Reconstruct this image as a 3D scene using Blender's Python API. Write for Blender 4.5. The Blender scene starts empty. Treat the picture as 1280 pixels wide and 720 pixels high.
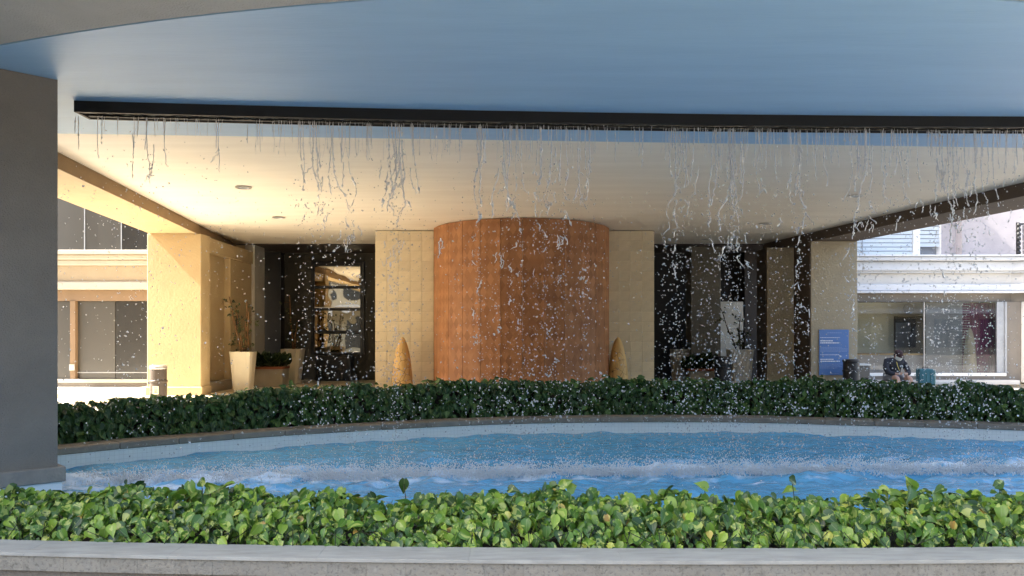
import bpy, bmesh, math, random
import numpy as np
from mathutils import Vector, Matrix, Euler
random.seed(7)
rng = np.random.default_rng(11)
S = bpy.context.scene
C = S.collection
PI = math.pi

# ------------------------------------------------------------------ camera, world, sun, exposure
EYE = 1.6
cam_d = bpy.data.cameras.new('camera'); cam = bpy.data.objects.new('camera', cam_d); C.objects.link(cam)
cam.location = (0, 0, EYE); cam.rotation_euler = (PI / 2, 0, 0)
cam_d.sensor_width = 36; cam_d.lens = 28.125; cam_d.shift_y = 60 / 1280
cam_d.clip_start = .05; cam_d.clip_end = 3000
S.camera = cam
W = bpy.data.worlds.new('World'); S.world = W; W.use_nodes = True
SUN_EL = math.radians(46.5); SUN_AZ = math.radians(3)          # azimuth: from the left (-X), this much towards the camera
sun_from = Vector((-math.cos(SUN_EL) * math.cos(SUN_AZ), -math.cos(SUN_EL) * math.sin(SUN_AZ), math.sin(SUN_EL)))
sky = W.node_tree.nodes.new('ShaderNodeTexSky'); sky.sky_type = 'NISHITA'; sky.sun_disc = False
sky.sun_elevation = SUN_EL; sky.sun_rotation = math.atan2(sun_from.x, sun_from.y)
sky.air_density = 1.0; sky.dust_density = 4.0; sky.ozone_density = .6
bg = W.node_tree.nodes['Background']; bg.inputs['Strength'].default_value = .125
W.node_tree.links.new(sky.outputs[0], bg.inputs[0])
sl = bpy.data.lights.new('sun', 'SUN'); sl.energy = 5.0; sl.angle = math.radians(.5); sl.color = (1, .93, .83)
so = bpy.data.objects.new('sun', sl); C.objects.link(so)
so.rotation_euler = (-sun_from).to_track_quat('-Z', 'Y').to_euler()
S.view_settings.view_transform = 'Standard'; S.view_settings.look = 'None'
S.view_settings.exposure = 2.72; S.view_settings.gamma = 1
S.cycles.max_bounces = 10; S.cycles.diffuse_bounces = 6; S.cycles.glossy_bounces = 4
S.cycles.transmission_bounces = 6; S.cycles.transparent_max_bounces = 12
S.cycles.caustics_reflective = False; S.cycles.caustics_refractive = False
S.cycles.sample_clamp_indirect = 6
S.cycles.use_denoising = True

def px(x, d):                       # X at distance d of photograph column x
    return (x - 640) / 1000 * d
def pz(y, d):                       # height at distance d of photograph row y
    return EYE + (420 - y) / 1000 * d

# ------------------------------------------------------------------ materials
def nodes(name):
    m = bpy.data.materials.new(name); m.use_nodes = True
    nt = m.node_tree; b = nt.nodes['Principled BSDF']
    return m, nt, b
def N(nt, t, **kw):
    n = nt.nodes.new(t)
    for k, v in kw.items():
        if hasattr(n, k): setattr(n, k, v)
        else: n.inputs[k].default_value = v
    return n
def L(nt, a, b): nt.links.new(a, b)
def M(name, c1, c2=None, rough=.8, scale=3, bump=.15, bscale=40, stretch=(1, 1, 1), rnd=0, metallic=0, spec=.4, detail=6, contrast=(.35, .7), coords='Object', bdist=.02):
    """a two-tone noise-mottled surface with fine relief"""
    m, nt, b = nodes(name)
    c2 = c2 or tuple(v * .8 for v in c1)
    tc = N(nt, 'ShaderNodeTexCoord'); mp = N(nt, 'ShaderNodeMapping'); mp.inputs['Scale'].default_value = stretch
    if coords == 'World':
        g = N(nt, 'ShaderNodeNewGeometry'); L(nt, g.outputs['Position'], mp.inputs['Vector'])
    else: L(nt, tc.outputs['Object'], mp.inputs['Vector'])
    n1 = N(nt, 'ShaderNodeTexNoise'); n1.inputs['Scale'].default_value = scale; n1.inputs['Detail'].default_value = detail; n1.inputs['Roughness'].default_value = .6
    L(nt, mp.outputs[0], n1.inputs['Vector'])
    r = N(nt, 'ShaderNodeMapRange'); r.inputs['From Min'].default_value = contrast[0]; r.inputs['From Max'].default_value = contrast[1]
    L(nt, n1.outputs['Fac'], r.inputs['Value'])
    mx = N(nt, 'ShaderNodeMix', data_type='RGBA'); mx.inputs[6].default_value = (*c1, 1); mx.inputs[7].default_value = (*c2, 1)
    L(nt, r.outputs[0], mx.inputs[0])
    out = mx.outputs[2]
    if rnd:
        oi = N(nt, 'ShaderNodeObjectInfo'); mr = N(nt, 'ShaderNodeMapRange'); mr.inputs['To Min'].default_value = 1 - rnd; mr.inputs['To Max'].default_value = 1 + rnd
        L(nt, oi.outputs['Random'], mr.inputs['Value'])
        vm = N(nt, 'ShaderNodeVectorMath', operation='SCALE'); L(nt, out, vm.inputs[0]); L(nt, mr.outputs[0], vm.inputs['Scale'])
        out = vm.outputs[0]
    L(nt, out, b.inputs['Base Color'])
    if bump:
        n2 = N(nt, 'ShaderNodeTexNoise'); n2.inputs['Scale'].default_value = bscale; n2.inputs['Detail'].default_value = 4
        L(nt, mp.outputs[0], n2.inputs['Vector'])
        bp = N(nt, 'ShaderNodeBump'); bp.inputs['Strength'].default_value = bump; bp.inputs['Distance'].default_value = bdist
        L(nt, n2.outputs['Fac'], bp.inputs['Height']); L(nt, bp.outputs[0], b.inputs['Normal'])
    b.inputs['Roughness'].default_value = rough; b.inputs['Metallic'].default_value = metallic
    b.inputs['Specular IOR Level'].default_value = spec
    return m

m_ceil = M('ceiling_plaster', (.80, .745, .64), (.72, .665, .565), rough=.5, scale=1.2, stretch=(.35, 2.2, 1), bump=.12, bscale=16, spec=.35)
m_ceil_bluelit = M('plaster_with_blue_poollight', (.31, .49, .67), (.275, .44, .62), rough=.5, scale=1.6, stretch=(.35, 2.6, 1), bump=.16, bscale=16, spec=.4)  # blue light off pool and sky is put into this plaster's colour
m_soffit = M('grey_stucco', (.42, .415, .385), (.36, .355, .33), scale=2, bump=.5, bscale=60)
m_groove = M('dark_joint', (.02, .02, .02))
m_pier = M('grey_painted_plaster', (.205, .18, .147), (.16, .142, .118), scale=1.8, bump=.7, bscale=70)
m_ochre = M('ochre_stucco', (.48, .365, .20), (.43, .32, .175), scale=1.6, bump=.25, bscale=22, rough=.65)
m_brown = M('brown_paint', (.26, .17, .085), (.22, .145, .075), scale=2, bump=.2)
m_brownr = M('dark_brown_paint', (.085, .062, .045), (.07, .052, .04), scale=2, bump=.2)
m_taupe = M('taupe_stucco', (.42, .36, .25), (.38, .32, .22), scale=1.6, bump=.4, bscale=22)
m_taupe_d = M('olive_grey_stucco', (.20, .18, .14), (.17, .155, .12), scale=1.6, bump=.3, bscale=22)
m_pale = M('pale_stucco', (.52, .49, .42), (.46, .43, .37), scale=1.6, bump=.3)
m_tile = M('cream_stone', (.66, .57, .39), (.59, .505, .34), scale=7, bump=.15, bscale=50, rough=.55, rnd=.06)
m_grout = M('grout', (.44, .36, .23), scale=6)
m_dark = M('black_lobby_panel', (.012, .011, .010), (.02, .018, .016), rough=.5)
m_olive = M('dark_olive_wall', (.055, .05, .035), (.045, .04, .03), rough=.6, scale=2)
m_brownd = M('brown_lobby_wall', (.045, .034, .027), (.035, .027, .022), rough=.6, scale=2)
m_floor = M('cream_floor', (.70, .60, .43), (.64, .54, .39), rough=.35, scale=3, bump=.05)
m_pave = M('pale_paving', (.62, .56, .45), (.56, .50, .40), scale=2.5, bump=.2)
m_ground = M('grey_paving', (.22, .21, .20), (.17, .165, .155), scale=1.2, bump=.3)
m_drive = M('pale_concrete_drive', (.10, .093, .082), (.085, .079, .07), scale=1.5, bump=.2)
m_asphalt = M('asphalt', (.05, .05, .052), (.04, .04, .042), scale=8, bump=.4, bscale=150)
m_cap = M('grey_limestone', (.355, .355, .32), (.26, .26, .235), rough=.6, scale=3.2, stretch=(1.2, 5, 1), bump=.15, bscale=60, rnd=.015, coords='World')
m_coping = M('weathered_limestone', (.24, .21, .17), (.17, .15, .125), rough=.7, scale=5, bump=.3, bscale=50, rnd=.07, coords='World')
m_trim_w = M('white_moulding', (.56, .575, .60), (.52, .535, .56), scale=3, bump=.1)
m_trim_wl = M('cream_white_moulding', (.40, .37, .31), (.37, .34, .28), scale=3, bump=.1)
m_trim_b = M('band_plaster', (.56, .54, .50), (.50, .48, .45), scale=3, bump=.2)
m_trim_l = M('cream_band_plaster', (.33, .27, .185), (.30, .245, .165), scale=3, bump=.2)
m_pinkwall = M('pinkish_grey_render', (.42, .38, .38), (.36, .33, .33), scale=2.5, bump=.35)
m_hdr_l = M('brown_header', (.19, .13, .08), (.165, .115, .07), scale=3)
m_hdr_r = M('grey_brown_header', (.19, .17, .145), (.16, .145, .125), scale=3)
m_pot = M('cream_ceramic', (.62, .56, .42), (.57, .51, .38), rough=.45, scale=3, bump=.05)
m_potd = M('grey_ceramic', (.52, .49, .42), (.47, .44, .38), rough=.45, scale=3, bump=.05)
m_box = M('stone_box', (.36, .32, .24), (.32, .28, .21), scale=4)
m_terra = M('terracotta', (.30, .10, .05), (.24, .08, .04), scale=6)
m_soil = M('soil', (.035, .025, .018), (.02, .015, .01), scale=20, bump=.8, bscale=60)
m_black = M('black_plastic', (.015, .015, .018), (.02, .02, .022), rough=.4, spec=.5)
m_blackm = M('black_metal', (.012, .012, .012), rough=.35, spec=.5)
m_spout = M('charcoal_metal', (.011, .011, .0105), (.014, .0135, .013), rough=.55, spec=.25, scale=4, bump=.1)
m_brass = M('wet_brass_lip', (.40, .36, .28), (.05, .045, .035), rough=.25, scale=14, metallic=.7, contrast=(.4, .6))
m_binm = M('brown_grey_metal', (.085, .067, .055), (.07, .056, .045), rough=.4, scale=5, metallic=.2)
m_steel = M('brushed_steel', (.62, .60, .56), (.5, .48, .45), rough=.3, metallic=.8)
m_white = M('white_paint', (.80, .79, .76), (.76, .75, .72), scale=4)
m_paper = M('printed_label', (.70, .66, .50), (.62, .58, .44), scale=8)
m_print = M('dark_print', (.16, .13, .09))
m_sign = M('blue_sign_face', (.11, .225, .52), (.12, .24, .54), rough=.4, scale=2, bump=0)
m_signt = M('white_print', (.80, .84, .90), (.76, .80, .88), bump=0)
m_signp = M('pale_blue_print', (.30, .42, .70), bump=0)
m_cane = M('brown_cane', (.20, .10, .035), (.10, .05, .02), scale=12)
m_caned = M('dark_cane', (.035, .022, .015), scale=12)
m_pallet = M('pale_board', (.60, .57, .50), (.55, .52, .45), scale=2)
m_purple = M('purple_cloth', (.13, .016, .085), (.09, .011, .06), scale=6, stretch=(6, 6, .3))
m_shopw = M('cream_shop_wall', (.62, .56, .40), (.57, .51, .37))
m_greyp = M('grey_shop_panel', (.24, .25, .27), (.21, .22, .24), rough=.5)
m_greyfr = M('grey_frame', (.32, .34, .36), rough=.5)
m_wood = M('light_wood', (.50, .34, .18), (.42, .28, .14), stretch=(1, 8, 8), scale=2)
m_darkcl = M('dark_cloth', (.02, .022, .03), (.03, .032, .042), rough=.9, bump=.5, bscale=60)
m_skin = M('skin', (.42, .26, .19), (.38, .23, .165), rough=.55, scale=9, bump=.05)
m_shorts = M('grey_cloth', (.22, .23, .27), (.18, .19, .23), rough=.9)
m_mask = M('white_mask_fabric', (.66, .72, .74), (.60, .66, .68), rough=.9)
m_cap_r = M('dark_cap_cloth', (.025, .018, .02), (.05, .018, .018), rough=.9)
m_teal = M('teal_shell', (.03, .13, .16), (.025, .10, .13), rough=.5, scale=5, bump=.2)
m_tealL = M('pale_teal_shell', (.12, .24, .25), (.10, .20, .21), rough=.5, scale=5)
m_yel = M('yellow_cord', (.6, .5, .12))
m_hair = M('black_hair', (.01, .009, .008), rough=.6)
m_sole = M('shoe_rubber', (.4, .4, .4))
m_blind = M('blind_slat', (.60, .65, .68), (.56, .61, .64), rough=.5, bump=0)

def mat_cone():
    m, nt, b = nodes('crazed_yellow_stone')
    tc = N(nt, 'ShaderNodeTexCoord')
    n1 = N(nt, 'ShaderNodeTexNoise'); n1.inputs['Scale'].default_value = 5; L(nt, tc.outputs['Object'], n1.inputs['Vector'])
    mx = N(nt, 'ShaderNodeMix', data_type='RGBA'); mx.inputs[6].default_value = (.64, .42, .15, 1); mx.inputs[7].default_value = (.50, .30, .10, 1)
    L(nt, n1.outputs['Fac'], mx.inputs[0])
    v = N(nt, 'ShaderNodeTexVoronoi', feature='DISTANCE_TO_EDGE'); v.inputs['Scale'].default_value = 6; L(nt, tc.outputs['Object'], v.inputs['Vector'])
    r = N(nt, 'ShaderNodeMapRange'); r.inputs['From Min'].default_value = 0; r.inputs['From Max'].default_value = .035; L(nt, v.outputs['Distance'], r.inputs['Value'])
    n3 = N(nt, 'ShaderNodeTexNoise'); n3.inputs['Scale'].default_value = 3; L(nt, tc.outputs['Object'], n3.inputs['Vector'])
    r3 = N(nt, 'ShaderNodeMapRange'); r3.inputs['From Min'].default_value = .48; r3.inputs['From Max'].default_value = .53; L(nt, n3.outputs['Fac'], r3.inputs['Value'])
    ad = N(nt, 'ShaderNodeMath', operation='MAXIMUM'); L(nt, r.outputs[0], ad.inputs[0]); L(nt, r3.outputs[0], ad.inputs[1])
    m2 = N(nt, 'ShaderNodeMix', data_type='RGBA'); m2.inputs[6].default_value = (.12, .07, .03, 1); L(nt, mx.outputs[2], m2.inputs[7]); L(nt, ad.outputs[0], m2.inputs[0])
    L(nt, m2.outputs[2], b.inputs['Base Color']); b.inputs['Roughness'].default_value = .6
    bp = N(nt, 'ShaderNodeBump'); bp.inputs['Strength'].default_value = .5; bp.inputs['Distance'].default_value = .02; L(nt, ad.outputs[0], bp.inputs['Height']); L(nt, bp.outputs[0], b.inputs['Normal'])
    return m
m_cone = mat_cone()

def mat_drum():
    """rusty orange stone with a faint diamond inlay, one tone per facet"""
    m, nt, b = nodes('rust_orange_stone')
    uv = N(nt, 'ShaderNodeTexCoord'); mp = N(nt, 'ShaderNodeMapping')
    mp.inputs['Rotation'].default_value = (0, 0, PI / 4); mp.inputs['Scale'].default_value = (8.6, 8.6, 1)
    st = N(nt, 'ShaderNodeMapping'); st.inputs['Scale'].default_value = (1, .62, 1)
    L(nt, uv.outputs['UV'], st.inputs['Vector']); L(nt, st.outputs[0], mp.inputs['Vector'])
    ck = N(nt, 'ShaderNodeTexChecker'); ck.inputs['Scale'].default_value = 1
    ck.inputs['Color1'].default_value = (1, 1, 1, 1); ck.inputs['Color2'].default_value = (.82, .79, .75, 1)
    L(nt, mp.outputs[0], ck.inputs['Vector'])
    fl = N(nt, 'ShaderNodeVectorMath', operation='FLOOR'); L(nt, mp.outputs[0], fl.inputs[0])
    wn = N(nt, 'ShaderNodeTexWhiteNoise', noise_dimensions='3D'); L(nt, fl.outputs[0], wn.inputs['Vector'])
    n1 = N(nt, 'ShaderNodeTexNoise'); n1.inputs['Scale'].default_value = 2.5; n1.inputs['Detail'].default_value = 8; L(nt, uv.outputs['Object'], n1.inputs['Vector'])
    mx = N(nt, 'ShaderNodeMix', data_type='RGBA'); mx.inputs[6].default_value = (.40, .185, .078, 1); mx.inputs[7].default_value = (.30, .132, .055, 1)
    r = N(nt, 'ShaderNodeMapRange'); r.inputs['From Min'].default_value = .3; r.inputs['From Max'].default_value = .7; L(nt, n1.outputs['Fac'], r.inputs['Value']); L(nt, r.outputs[0], mx.inputs[0])
    m2 = N(nt, 'ShaderNodeMix', data_type='RGBA', blend_type='MULTIPLY'); m2.inputs[0].default_value = .8; L(nt, mx.outputs[2], m2.inputs[6]); L(nt, ck.outputs[0], m2.inputs[7])
    mr = N(nt, 'ShaderNodeMapRange'); mr.inputs['To Min'].default_value = .86; mr.inputs['To Max'].default_value = 1.12; L(nt, wn.outputs['Value'], mr.inputs['Value'])
    oi = N(nt, 'ShaderNodeObjectInfo'); mo = N(nt, 'ShaderNodeMapRange'); mo.inputs['To Min'].default_value = .88; mo.inputs['To Max'].default_value = 1.10; L(nt, oi.outputs['Random'], mo.inputs['Value'])
    mm = N(nt, 'ShaderNodeMath', operation='MULTIPLY'); L(nt, mr.outputs[0], mm.inputs[0]); L(nt, mo.outputs[0], mm.inputs[1])
    vm = N(nt, 'ShaderNodeVectorMath', operation='SCALE'); L(nt, m2.outputs[2], vm.inputs[0]); L(nt, mm.outputs[0], vm.inputs['Scale'])
    L(nt, vm.outputs[0], b.inputs['Base Color']); b.inputs['Roughness'].default_value = .58; b.inputs['Specular IOR Level'].default_value = .3
    n2 = N(nt, 'ShaderNodeTexNoise'); n2.inputs['Scale'].default_value = 45; L(nt, uv.outputs['Object'], n2.inputs['Vector'])
    bp = N(nt, 'ShaderNodeBump'); bp.inputs['Strength'].default_value = .25; bp.inputs['Distance'].default_value = .02; L(nt, n2.outputs['Fac'], bp.inputs['Height']); L(nt, bp.outputs[0], b.inputs['Normal'])
    return m
m_drum = mat_drum()

def mat_travertine():
    m, nt, b = nodes('travertine')
    g = N(nt, 'ShaderNodeNewGeometry')
    n1 = N(nt, 'ShaderNodeTexNoise'); n1.inputs['Scale'].default_value = 9; n1.inputs['Detail'].default_value = 10; n1.inputs['Roughness'].default_value = .7; L(nt, g.outputs['Position'], n1.inputs['Vector'])
    cr = N(nt, 'ShaderNodeValToRGB'); e = cr.color_ramp.elements
    e[0].position = .3; e[0].color = (.15, .14, .115, 1); e[1].position = .72; e[1].color = (.29, .28, .235, 1)
    q = e.new(.48); q.color = (.235, .22, .18, 1); q = e.new(.58); q.color = (.205, .195, .165, 1)
    L(nt, n1.outputs['Fac'], cr.inputs[0])
    n2 = N(nt, 'ShaderNodeTexNoise'); n2.inputs['Scale'].default_value = 55; n2.inputs['Detail'].default_value = 3; L(nt, g.outputs['Position'], n2.inputs['Vector'])
    r = N(nt, 'ShaderNodeMapRange'); r.inputs['From Min'].default_value = .36; r.inputs['From Max'].default_value = .44; r.inputs['To Min'].default_value = .7; L(nt, n2.outputs['Fac'], r.inputs['Value'])
    oi = N(nt, 'ShaderNodeObjectInfo'); mo = N(nt, 'ShaderNodeMapRange'); mo.inputs['To Min'].default_value = .93; mo.inputs['To Max'].default_value = 1.07; L(nt, oi.outputs['Random'], mo.inputs['Value'])
    mm = N(nt, 'ShaderNodeMath', operation='MULTIPLY'); L(nt, r.outputs[0], mm.inputs[0]); L(nt, mo.outputs[0], mm.inputs[1])
    vm = N(nt, 'ShaderNodeVectorMath', operation='SCALE'); L(nt, cr.outputs[0], vm.inputs[0]); L(nt, mm.outputs[0], vm.inputs['Scale'])
    L(nt, vm.outputs[0], b.inputs['Base Color']); b.inputs['Roughness'].default_value = .7
    bp = N(nt, 'ShaderNodeBump'); bp.inputs['Strength'].default_value = .6; bp.inputs['Distance'].default_value = .01; L(nt, n2.outputs['Fac'], bp.inputs['Height']); L(nt, bp.outputs[0], b.inputs['Normal'])
    return m
m_trav = mat_travertine()

def mat_mosaic(name, c, c2, s=22):
    m, nt, b = nodes(name)
    tc = N(nt, 'ShaderNodeTexCoord')
    br = N(nt, 'ShaderNodeTexBrick'); br.offset = 0; br.inputs['Scale'].default_value = 1
    br.inputs['Brick Width'].default_value = 1 / s; br.inputs['Row Height'].default_value = 1 / s; br.inputs['Mortar Size'].default_value = .003
    br.inputs['Color1'].default_value = (*c, 1); br.inputs['Color2'].default_value = (*c2, 1); br.inputs['Mortar'].default_value = (*[v * .86 for v in c], 1)
    L(nt, tc.outputs['UV'], br.inputs['Vector']); L(nt, br.outputs['Color'], b.inputs['Base Color']); b.inputs['Roughness'].default_value = .3
    return m
m_mos_w = mat_mosaic('pale_pool_mosaic', (.72, .75, .73), (.69, .72, .71), 18)
m_mos_b = mat_mosaic('blue_pool_mosaic', (.12, .52, .90), (.14, .54, .91), 18)

def mat_glass(name, tint=(.8, .85, .85), refl=.12, rough=.02):
    m = bpy.data.materials.new(name); m.use_nodes = True; nt = m.node_tree; nt.nodes.clear()
    o = N(nt, 'ShaderNodeOutputMaterial'); t = N(nt, 'ShaderNodeBsdfTransparent'); t.inputs[0].default_value = (*tint, 1)
    g = N(nt, 'ShaderNodeBsdfGlossy'); g.inputs['Roughness'].default_value = rough; g.inputs[0].default_value = (1, 1, 1, 1)
    f = N(nt, 'ShaderNodeFresnel'); f.inputs[0].default_value = 1.5; a = N(nt, 'ShaderNodeMath', operation='ADD'); a.inputs[1].default_value = refl; a.use_clamp = True
    L(nt, f.outputs[0], a.inputs[0]); x = N(nt, 'ShaderNodeMixShader'); L(nt, a.outputs[0], x.inputs[0]); L(nt, t.outputs[0], x.inputs[1]); L(nt, g.outputs[0], x.inputs[2]); L(nt, x.outputs[0], o.inputs[0])
    return m
m_glass = mat_glass('shop_glass', (.92, .94, .94), .015)
def mat_darkglass(name, c, rough, spec=1.0, metal=0):
    m, nt, b = nodes(name); b.inputs['Base Color'].default_value = (*c, 1); b.inputs['Roughness'].default_value = rough
    b.inputs['Specular IOR Level'].default_value = spec; b.inputs['Metallic'].default_value = metal
    tc = N(nt, 'ShaderNodeTexCoord'); n = N(nt, 'ShaderNodeTexNoise'); n.inputs['Scale'].default_value = .8; L(nt, tc.outputs['Object'], n.inputs['Vector'])
    bp = N(nt, 'ShaderNodeBump'); bp.inputs['Strength'].default_value = .12; bp.inputs['Distance'].default_value = .1; L(nt, n.outputs['Fac'], bp.inputs['Height']); L(nt, bp.outputs[0], b.inputs['Normal'])
    return m
m_tint = mat_darkglass('tinted_glass', (.042, .04, .035), .3, 1.0)
m_tint2 = mat_darkglass('tinted_glass_dark', (.016, .017, .018), .22, .9)
m_mirror = mat_darkglass('mirror_glass', (.55, .52, .44), .015, 1, 1)

def mat_water():
    """clear water over the blue basin: fresnel reflection, tinted transparency, white where foam attribute is high"""
    m = bpy.data.materials.new('pool_water'); m.use_nodes = True; nt = m.node_tree; nt.nodes.clear()
    o = N(nt, 'ShaderNodeOutputMaterial')
    g = N(nt, 'ShaderNodeNewGeometry'); mp = N(nt, 'ShaderNodeMapping'); mp.inputs['Scale'].default_value = (1, 1.6, 1); L(nt, g.outputs['Position'], mp.inputs['Vector'])
    n = N(nt, 'ShaderNodeTexNoise'); n.inputs['Scale'].default_value = 7; n.inputs['Detail'].default_value = 5; n.inputs['Distortion'].default_value = .6; L(nt, mp.outputs[0], n.inputs['Vector'])
    bp = N(nt, 'ShaderNodeBump'); bp.inputs['Strength'].default_value = .9; bp.inputs['Distance'].default_value = .05; L(nt, n.outputs['Fac'], bp.inputs['Height'])
    gl = N(nt, 'ShaderNodeBsdfGlossy'); gl.inputs['Roughness'].default_value = .06; L(nt, bp.outputs[0], gl.inputs['Normal'])
    t = N(nt, 'ShaderNodeBsdfTransparent'); t.inputs[0].default_value = (.62, .87, .99, 1)
    sc = N(nt, 'ShaderNodeBsdfDiffuse'); sc.inputs[0].default_value = (.18, .58, .92, 1); L(nt, bp.outputs[0], sc.inputs['Normal'])
    body = N(nt, 'ShaderNodeMixShader'); body.inputs[0].default_value = .7; L(nt, t.outputs[0], body.inputs[1]); L(nt, sc.outputs[0], body.inputs[2])
    f = N(nt, 'ShaderNodeFresnel'); f.inputs[0].default_value = 1.33; L(nt, bp.outputs[0], f.inputs['Normal'])
    x = N(nt, 'ShaderNodeMixShader'); L(nt, f.outputs[0], x.inputs[0]); L(nt, body.outputs[0], x.inputs[1]); L(nt, gl.outputs[0], x.inputs[2])
    at = N(nt, 'ShaderNodeAttribute'); at.attribute_name = 'foam'
    n2 = N(nt, 'ShaderNodeTexNoise'); n2.inputs['Scale'].default_value = 24; n2.inputs['Detail'].default_value = 8; n2.inputs['Roughness'].default_value = .85; n2.inputs['Distortion'].default_value = 1.2; L(nt, mp.outputs[0], n2.inputs['Vector'])
    ad = N(nt, 'ShaderNodeMath', operation='ADD'); L(nt, at.outputs['Fac'], ad.inputs[0]); L(nt, n2.outputs['Fac'], ad.inputs[1])
    r = N(nt, 'ShaderNodeMapRange'); r.inputs['From Min'].default_value = .72; r.inputs['From Max'].default_value = 1.25; r.inputs['To Max'].default_value = .95; L(nt, ad.outputs[0], r.inputs['Value'])
    d = N(nt, 'ShaderNodeBsdfDiffuse'); d.inputs[0].default_value = (.86, .92, .98, 1)
    y = N(nt, 'ShaderNodeMixShader'); L(nt, r.outputs[0], y.inputs[0]); L(nt, x.outputs[0], y.inputs[1]); L(nt, d.outputs[0], y.inputs[2]); L(nt, y.outputs[0], o.inputs[0])
    return m
m_water = mat_water()
def mat_drops(name, white, c=(.95, .96, .97)):
    m = bpy.data.materials.new(name); m.use_nodes = True; nt = m.node_tree; nt.nodes.clear()
    o = N(nt, 'ShaderNodeOutputMaterial'); gl = N(nt, 'ShaderNodeBsdfGlass'); gl.inputs['IOR'].default_value = 1.33; gl.inputs['Roughness'].default_value = .02
    d = N(nt, 'ShaderNodeBsdfDiffuse'); d.inputs[0].default_value = (*c, 1); tr = N(nt, 'ShaderNodeBsdfTranslucent'); tr.inputs[0].default_value = (*c, 1)
    a = N(nt, 'ShaderNodeMixShader'); a.inputs[0].default_value = .45; L(nt, d.outputs[0], a.inputs[1]); L(nt, tr.outputs[0], a.inputs[2])
    gs = N(nt, 'ShaderNodeBsdfGlossy'); gs.inputs['Roughness'].default_value = .08
    c = N(nt, 'ShaderNodeMixShader'); c.inputs[0].default_value = .12; L(nt, a.outputs[0], c.inputs[1]); L(nt, gs.outputs[0], c.inputs[2])
    b = N(nt, 'ShaderNodeMixShader'); b.inputs[0].default_value = white; L(nt, gl.outputs[0], b.inputs[1]); L(nt, c.outputs[0], b.inputs[2]); L(nt, b.outputs[0], o.inputs[0])
    return m
m_drop = mat_drops('falling_water_drops', .5)
m_film = mat_drops('falling_water_threads', .66, (1, 1, 1))
m_spray = mat_drops('white_spray', .85, (.93, .97, 1))

def mat_leaf(name, dark, mid, light, varieg, rough=.38, trans=.25):
    m = bpy.data.materials.new(name); m.use_nodes = True; nt = m.node_tree; b = nt.nodes['Principled BSDF']; o = nt.nodes['Material Output']
    at = N(nt, 'ShaderNodeAttribute'); at.attribute_name = 'rnd'
    cr = N(nt, 'ShaderNodeValToRGB'); e = cr.color_ramp.elements
    e[0].position = 0; e[0].color = (*dark, 1); e[1].position = 1; e[1].color = (*light, 1); q = e.new(.5); q.color = (*mid, 1)
    if varieg > .5: e[-1].color = (.36, .22, .05, 1); q = e.new(.93); q.color = (*light, 1); q = e.new(.975); q.color = (.50, .42, .07, 1)
    L(nt, at.outputs['Fac'], cr.inputs[0])
    uv = N(nt, 'ShaderNodeTexCoord'); ad = N(nt, 'ShaderNodeVectorMath', operation='ADD'); cb = N(nt, 'ShaderNodeCombineXYZ'); mu = N(nt, 'ShaderNodeMath', operation='MULTIPLY'); mu.inputs[1].default_value = 90
    L(nt, at.outputs['Fac'], mu.inputs[0]); L(nt, mu.outputs[0], cb.inputs[2]); L(nt, uv.outputs['UV'], ad.inputs[0]); L(nt, cb.outputs[0], ad.inputs[1])
    n = N(nt, 'ShaderNodeTexNoise'); n.inputs['Scale'].default_value = 1.5; n.inputs['Detail'].default_value = 4; n.inputs['Distortion'].default_value = 1.0; L(nt, ad.outputs[0], n.inputs['Vector'])
    r = N(nt, 'ShaderNodeMapRange'); r.inputs['From Min'].default_value = .57; r.inputs['From Max'].default_value = .60; r.inputs['To Max'].default_value = varieg; L(nt, n.outputs['Fac'], r.inputs['Value'])
    mx = N(nt, 'ShaderNodeMix', data_type='RGBA'); L(nt, r.outputs[0], mx.inputs[0]); L(nt, cr.outputs[0], mx.inputs[6]); mx.inputs[7].default_value = (.52, .56, .14, 1)
    # paler midrib from the leaf's own coordinates
    sp = N(nt, 'ShaderNodeSeparateXYZ'); L(nt, uv.outputs['UV'], sp.inputs[0]); sb = N(nt, 'ShaderNodeMath', operation='SUBTRACT'); sb.inputs[1].default_value = .5; L(nt, sp.outputs[0], sb.inputs[0]); ab = N(nt, 'ShaderNodeMath', operation='ABSOLUTE'); L(nt, sb.outputs[0], ab.inputs[0])
    r2 = N(nt, 'ShaderNodeMapRange'); r2.inputs['From Max'].default_value = .035; r2.inputs['To Min'].default_value = .35; r2.inputs['To Max'].default_value = 0; L(nt, ab.outputs[0], r2.inputs['Value'])
    m2 = N(nt, 'ShaderNodeMix', data_type='RGBA'); L(nt, r2.outputs[0], m2.inputs[0]); L(nt, mx.outputs[2], m2.inputs[6]); m2.inputs[7].default_value = (.30, .36, .14, 1)
    L(nt, m2.outputs[2], b.inputs['Base Color']); b.inputs['Roughness'].default_value = rough; b.inputs['Specular IOR Level'].default_value = .45
    t = N(nt, 'ShaderNodeBsdfTranslucent'); L(nt, m2.outputs[2], t.inputs[0]); x = N(nt, 'ShaderNodeMixShader'); x.inputs[0].default_value = trans
    L(nt, b.outputs[0], x.inputs[1]); L(nt, t.outputs[0], x.inputs[2]); L(nt, x.outputs[0], o.inputs[0])
    return m
m_pothos = mat_leaf('variegated_leaf', (.014, .045, .010), (.085, .19, .017), (.27, .39, .04), .6, trans=.18)
m_hedge = mat_leaf('dark_green_leaf', (.010, .036, .007), (.027, .08, .015), (.09, .18, .04), .05, rough=.5, trans=.12)
m_spiky = mat_leaf('dark_spiky_leaf', (.006, .016, .006), (.012, .03, .01), (.03, .055, .02), 0)
m_sprig = mat_leaf('sprig_leaf', (.02, .025, .008), (.05, .06, .02), (.10, .11, .04), 0)

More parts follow.
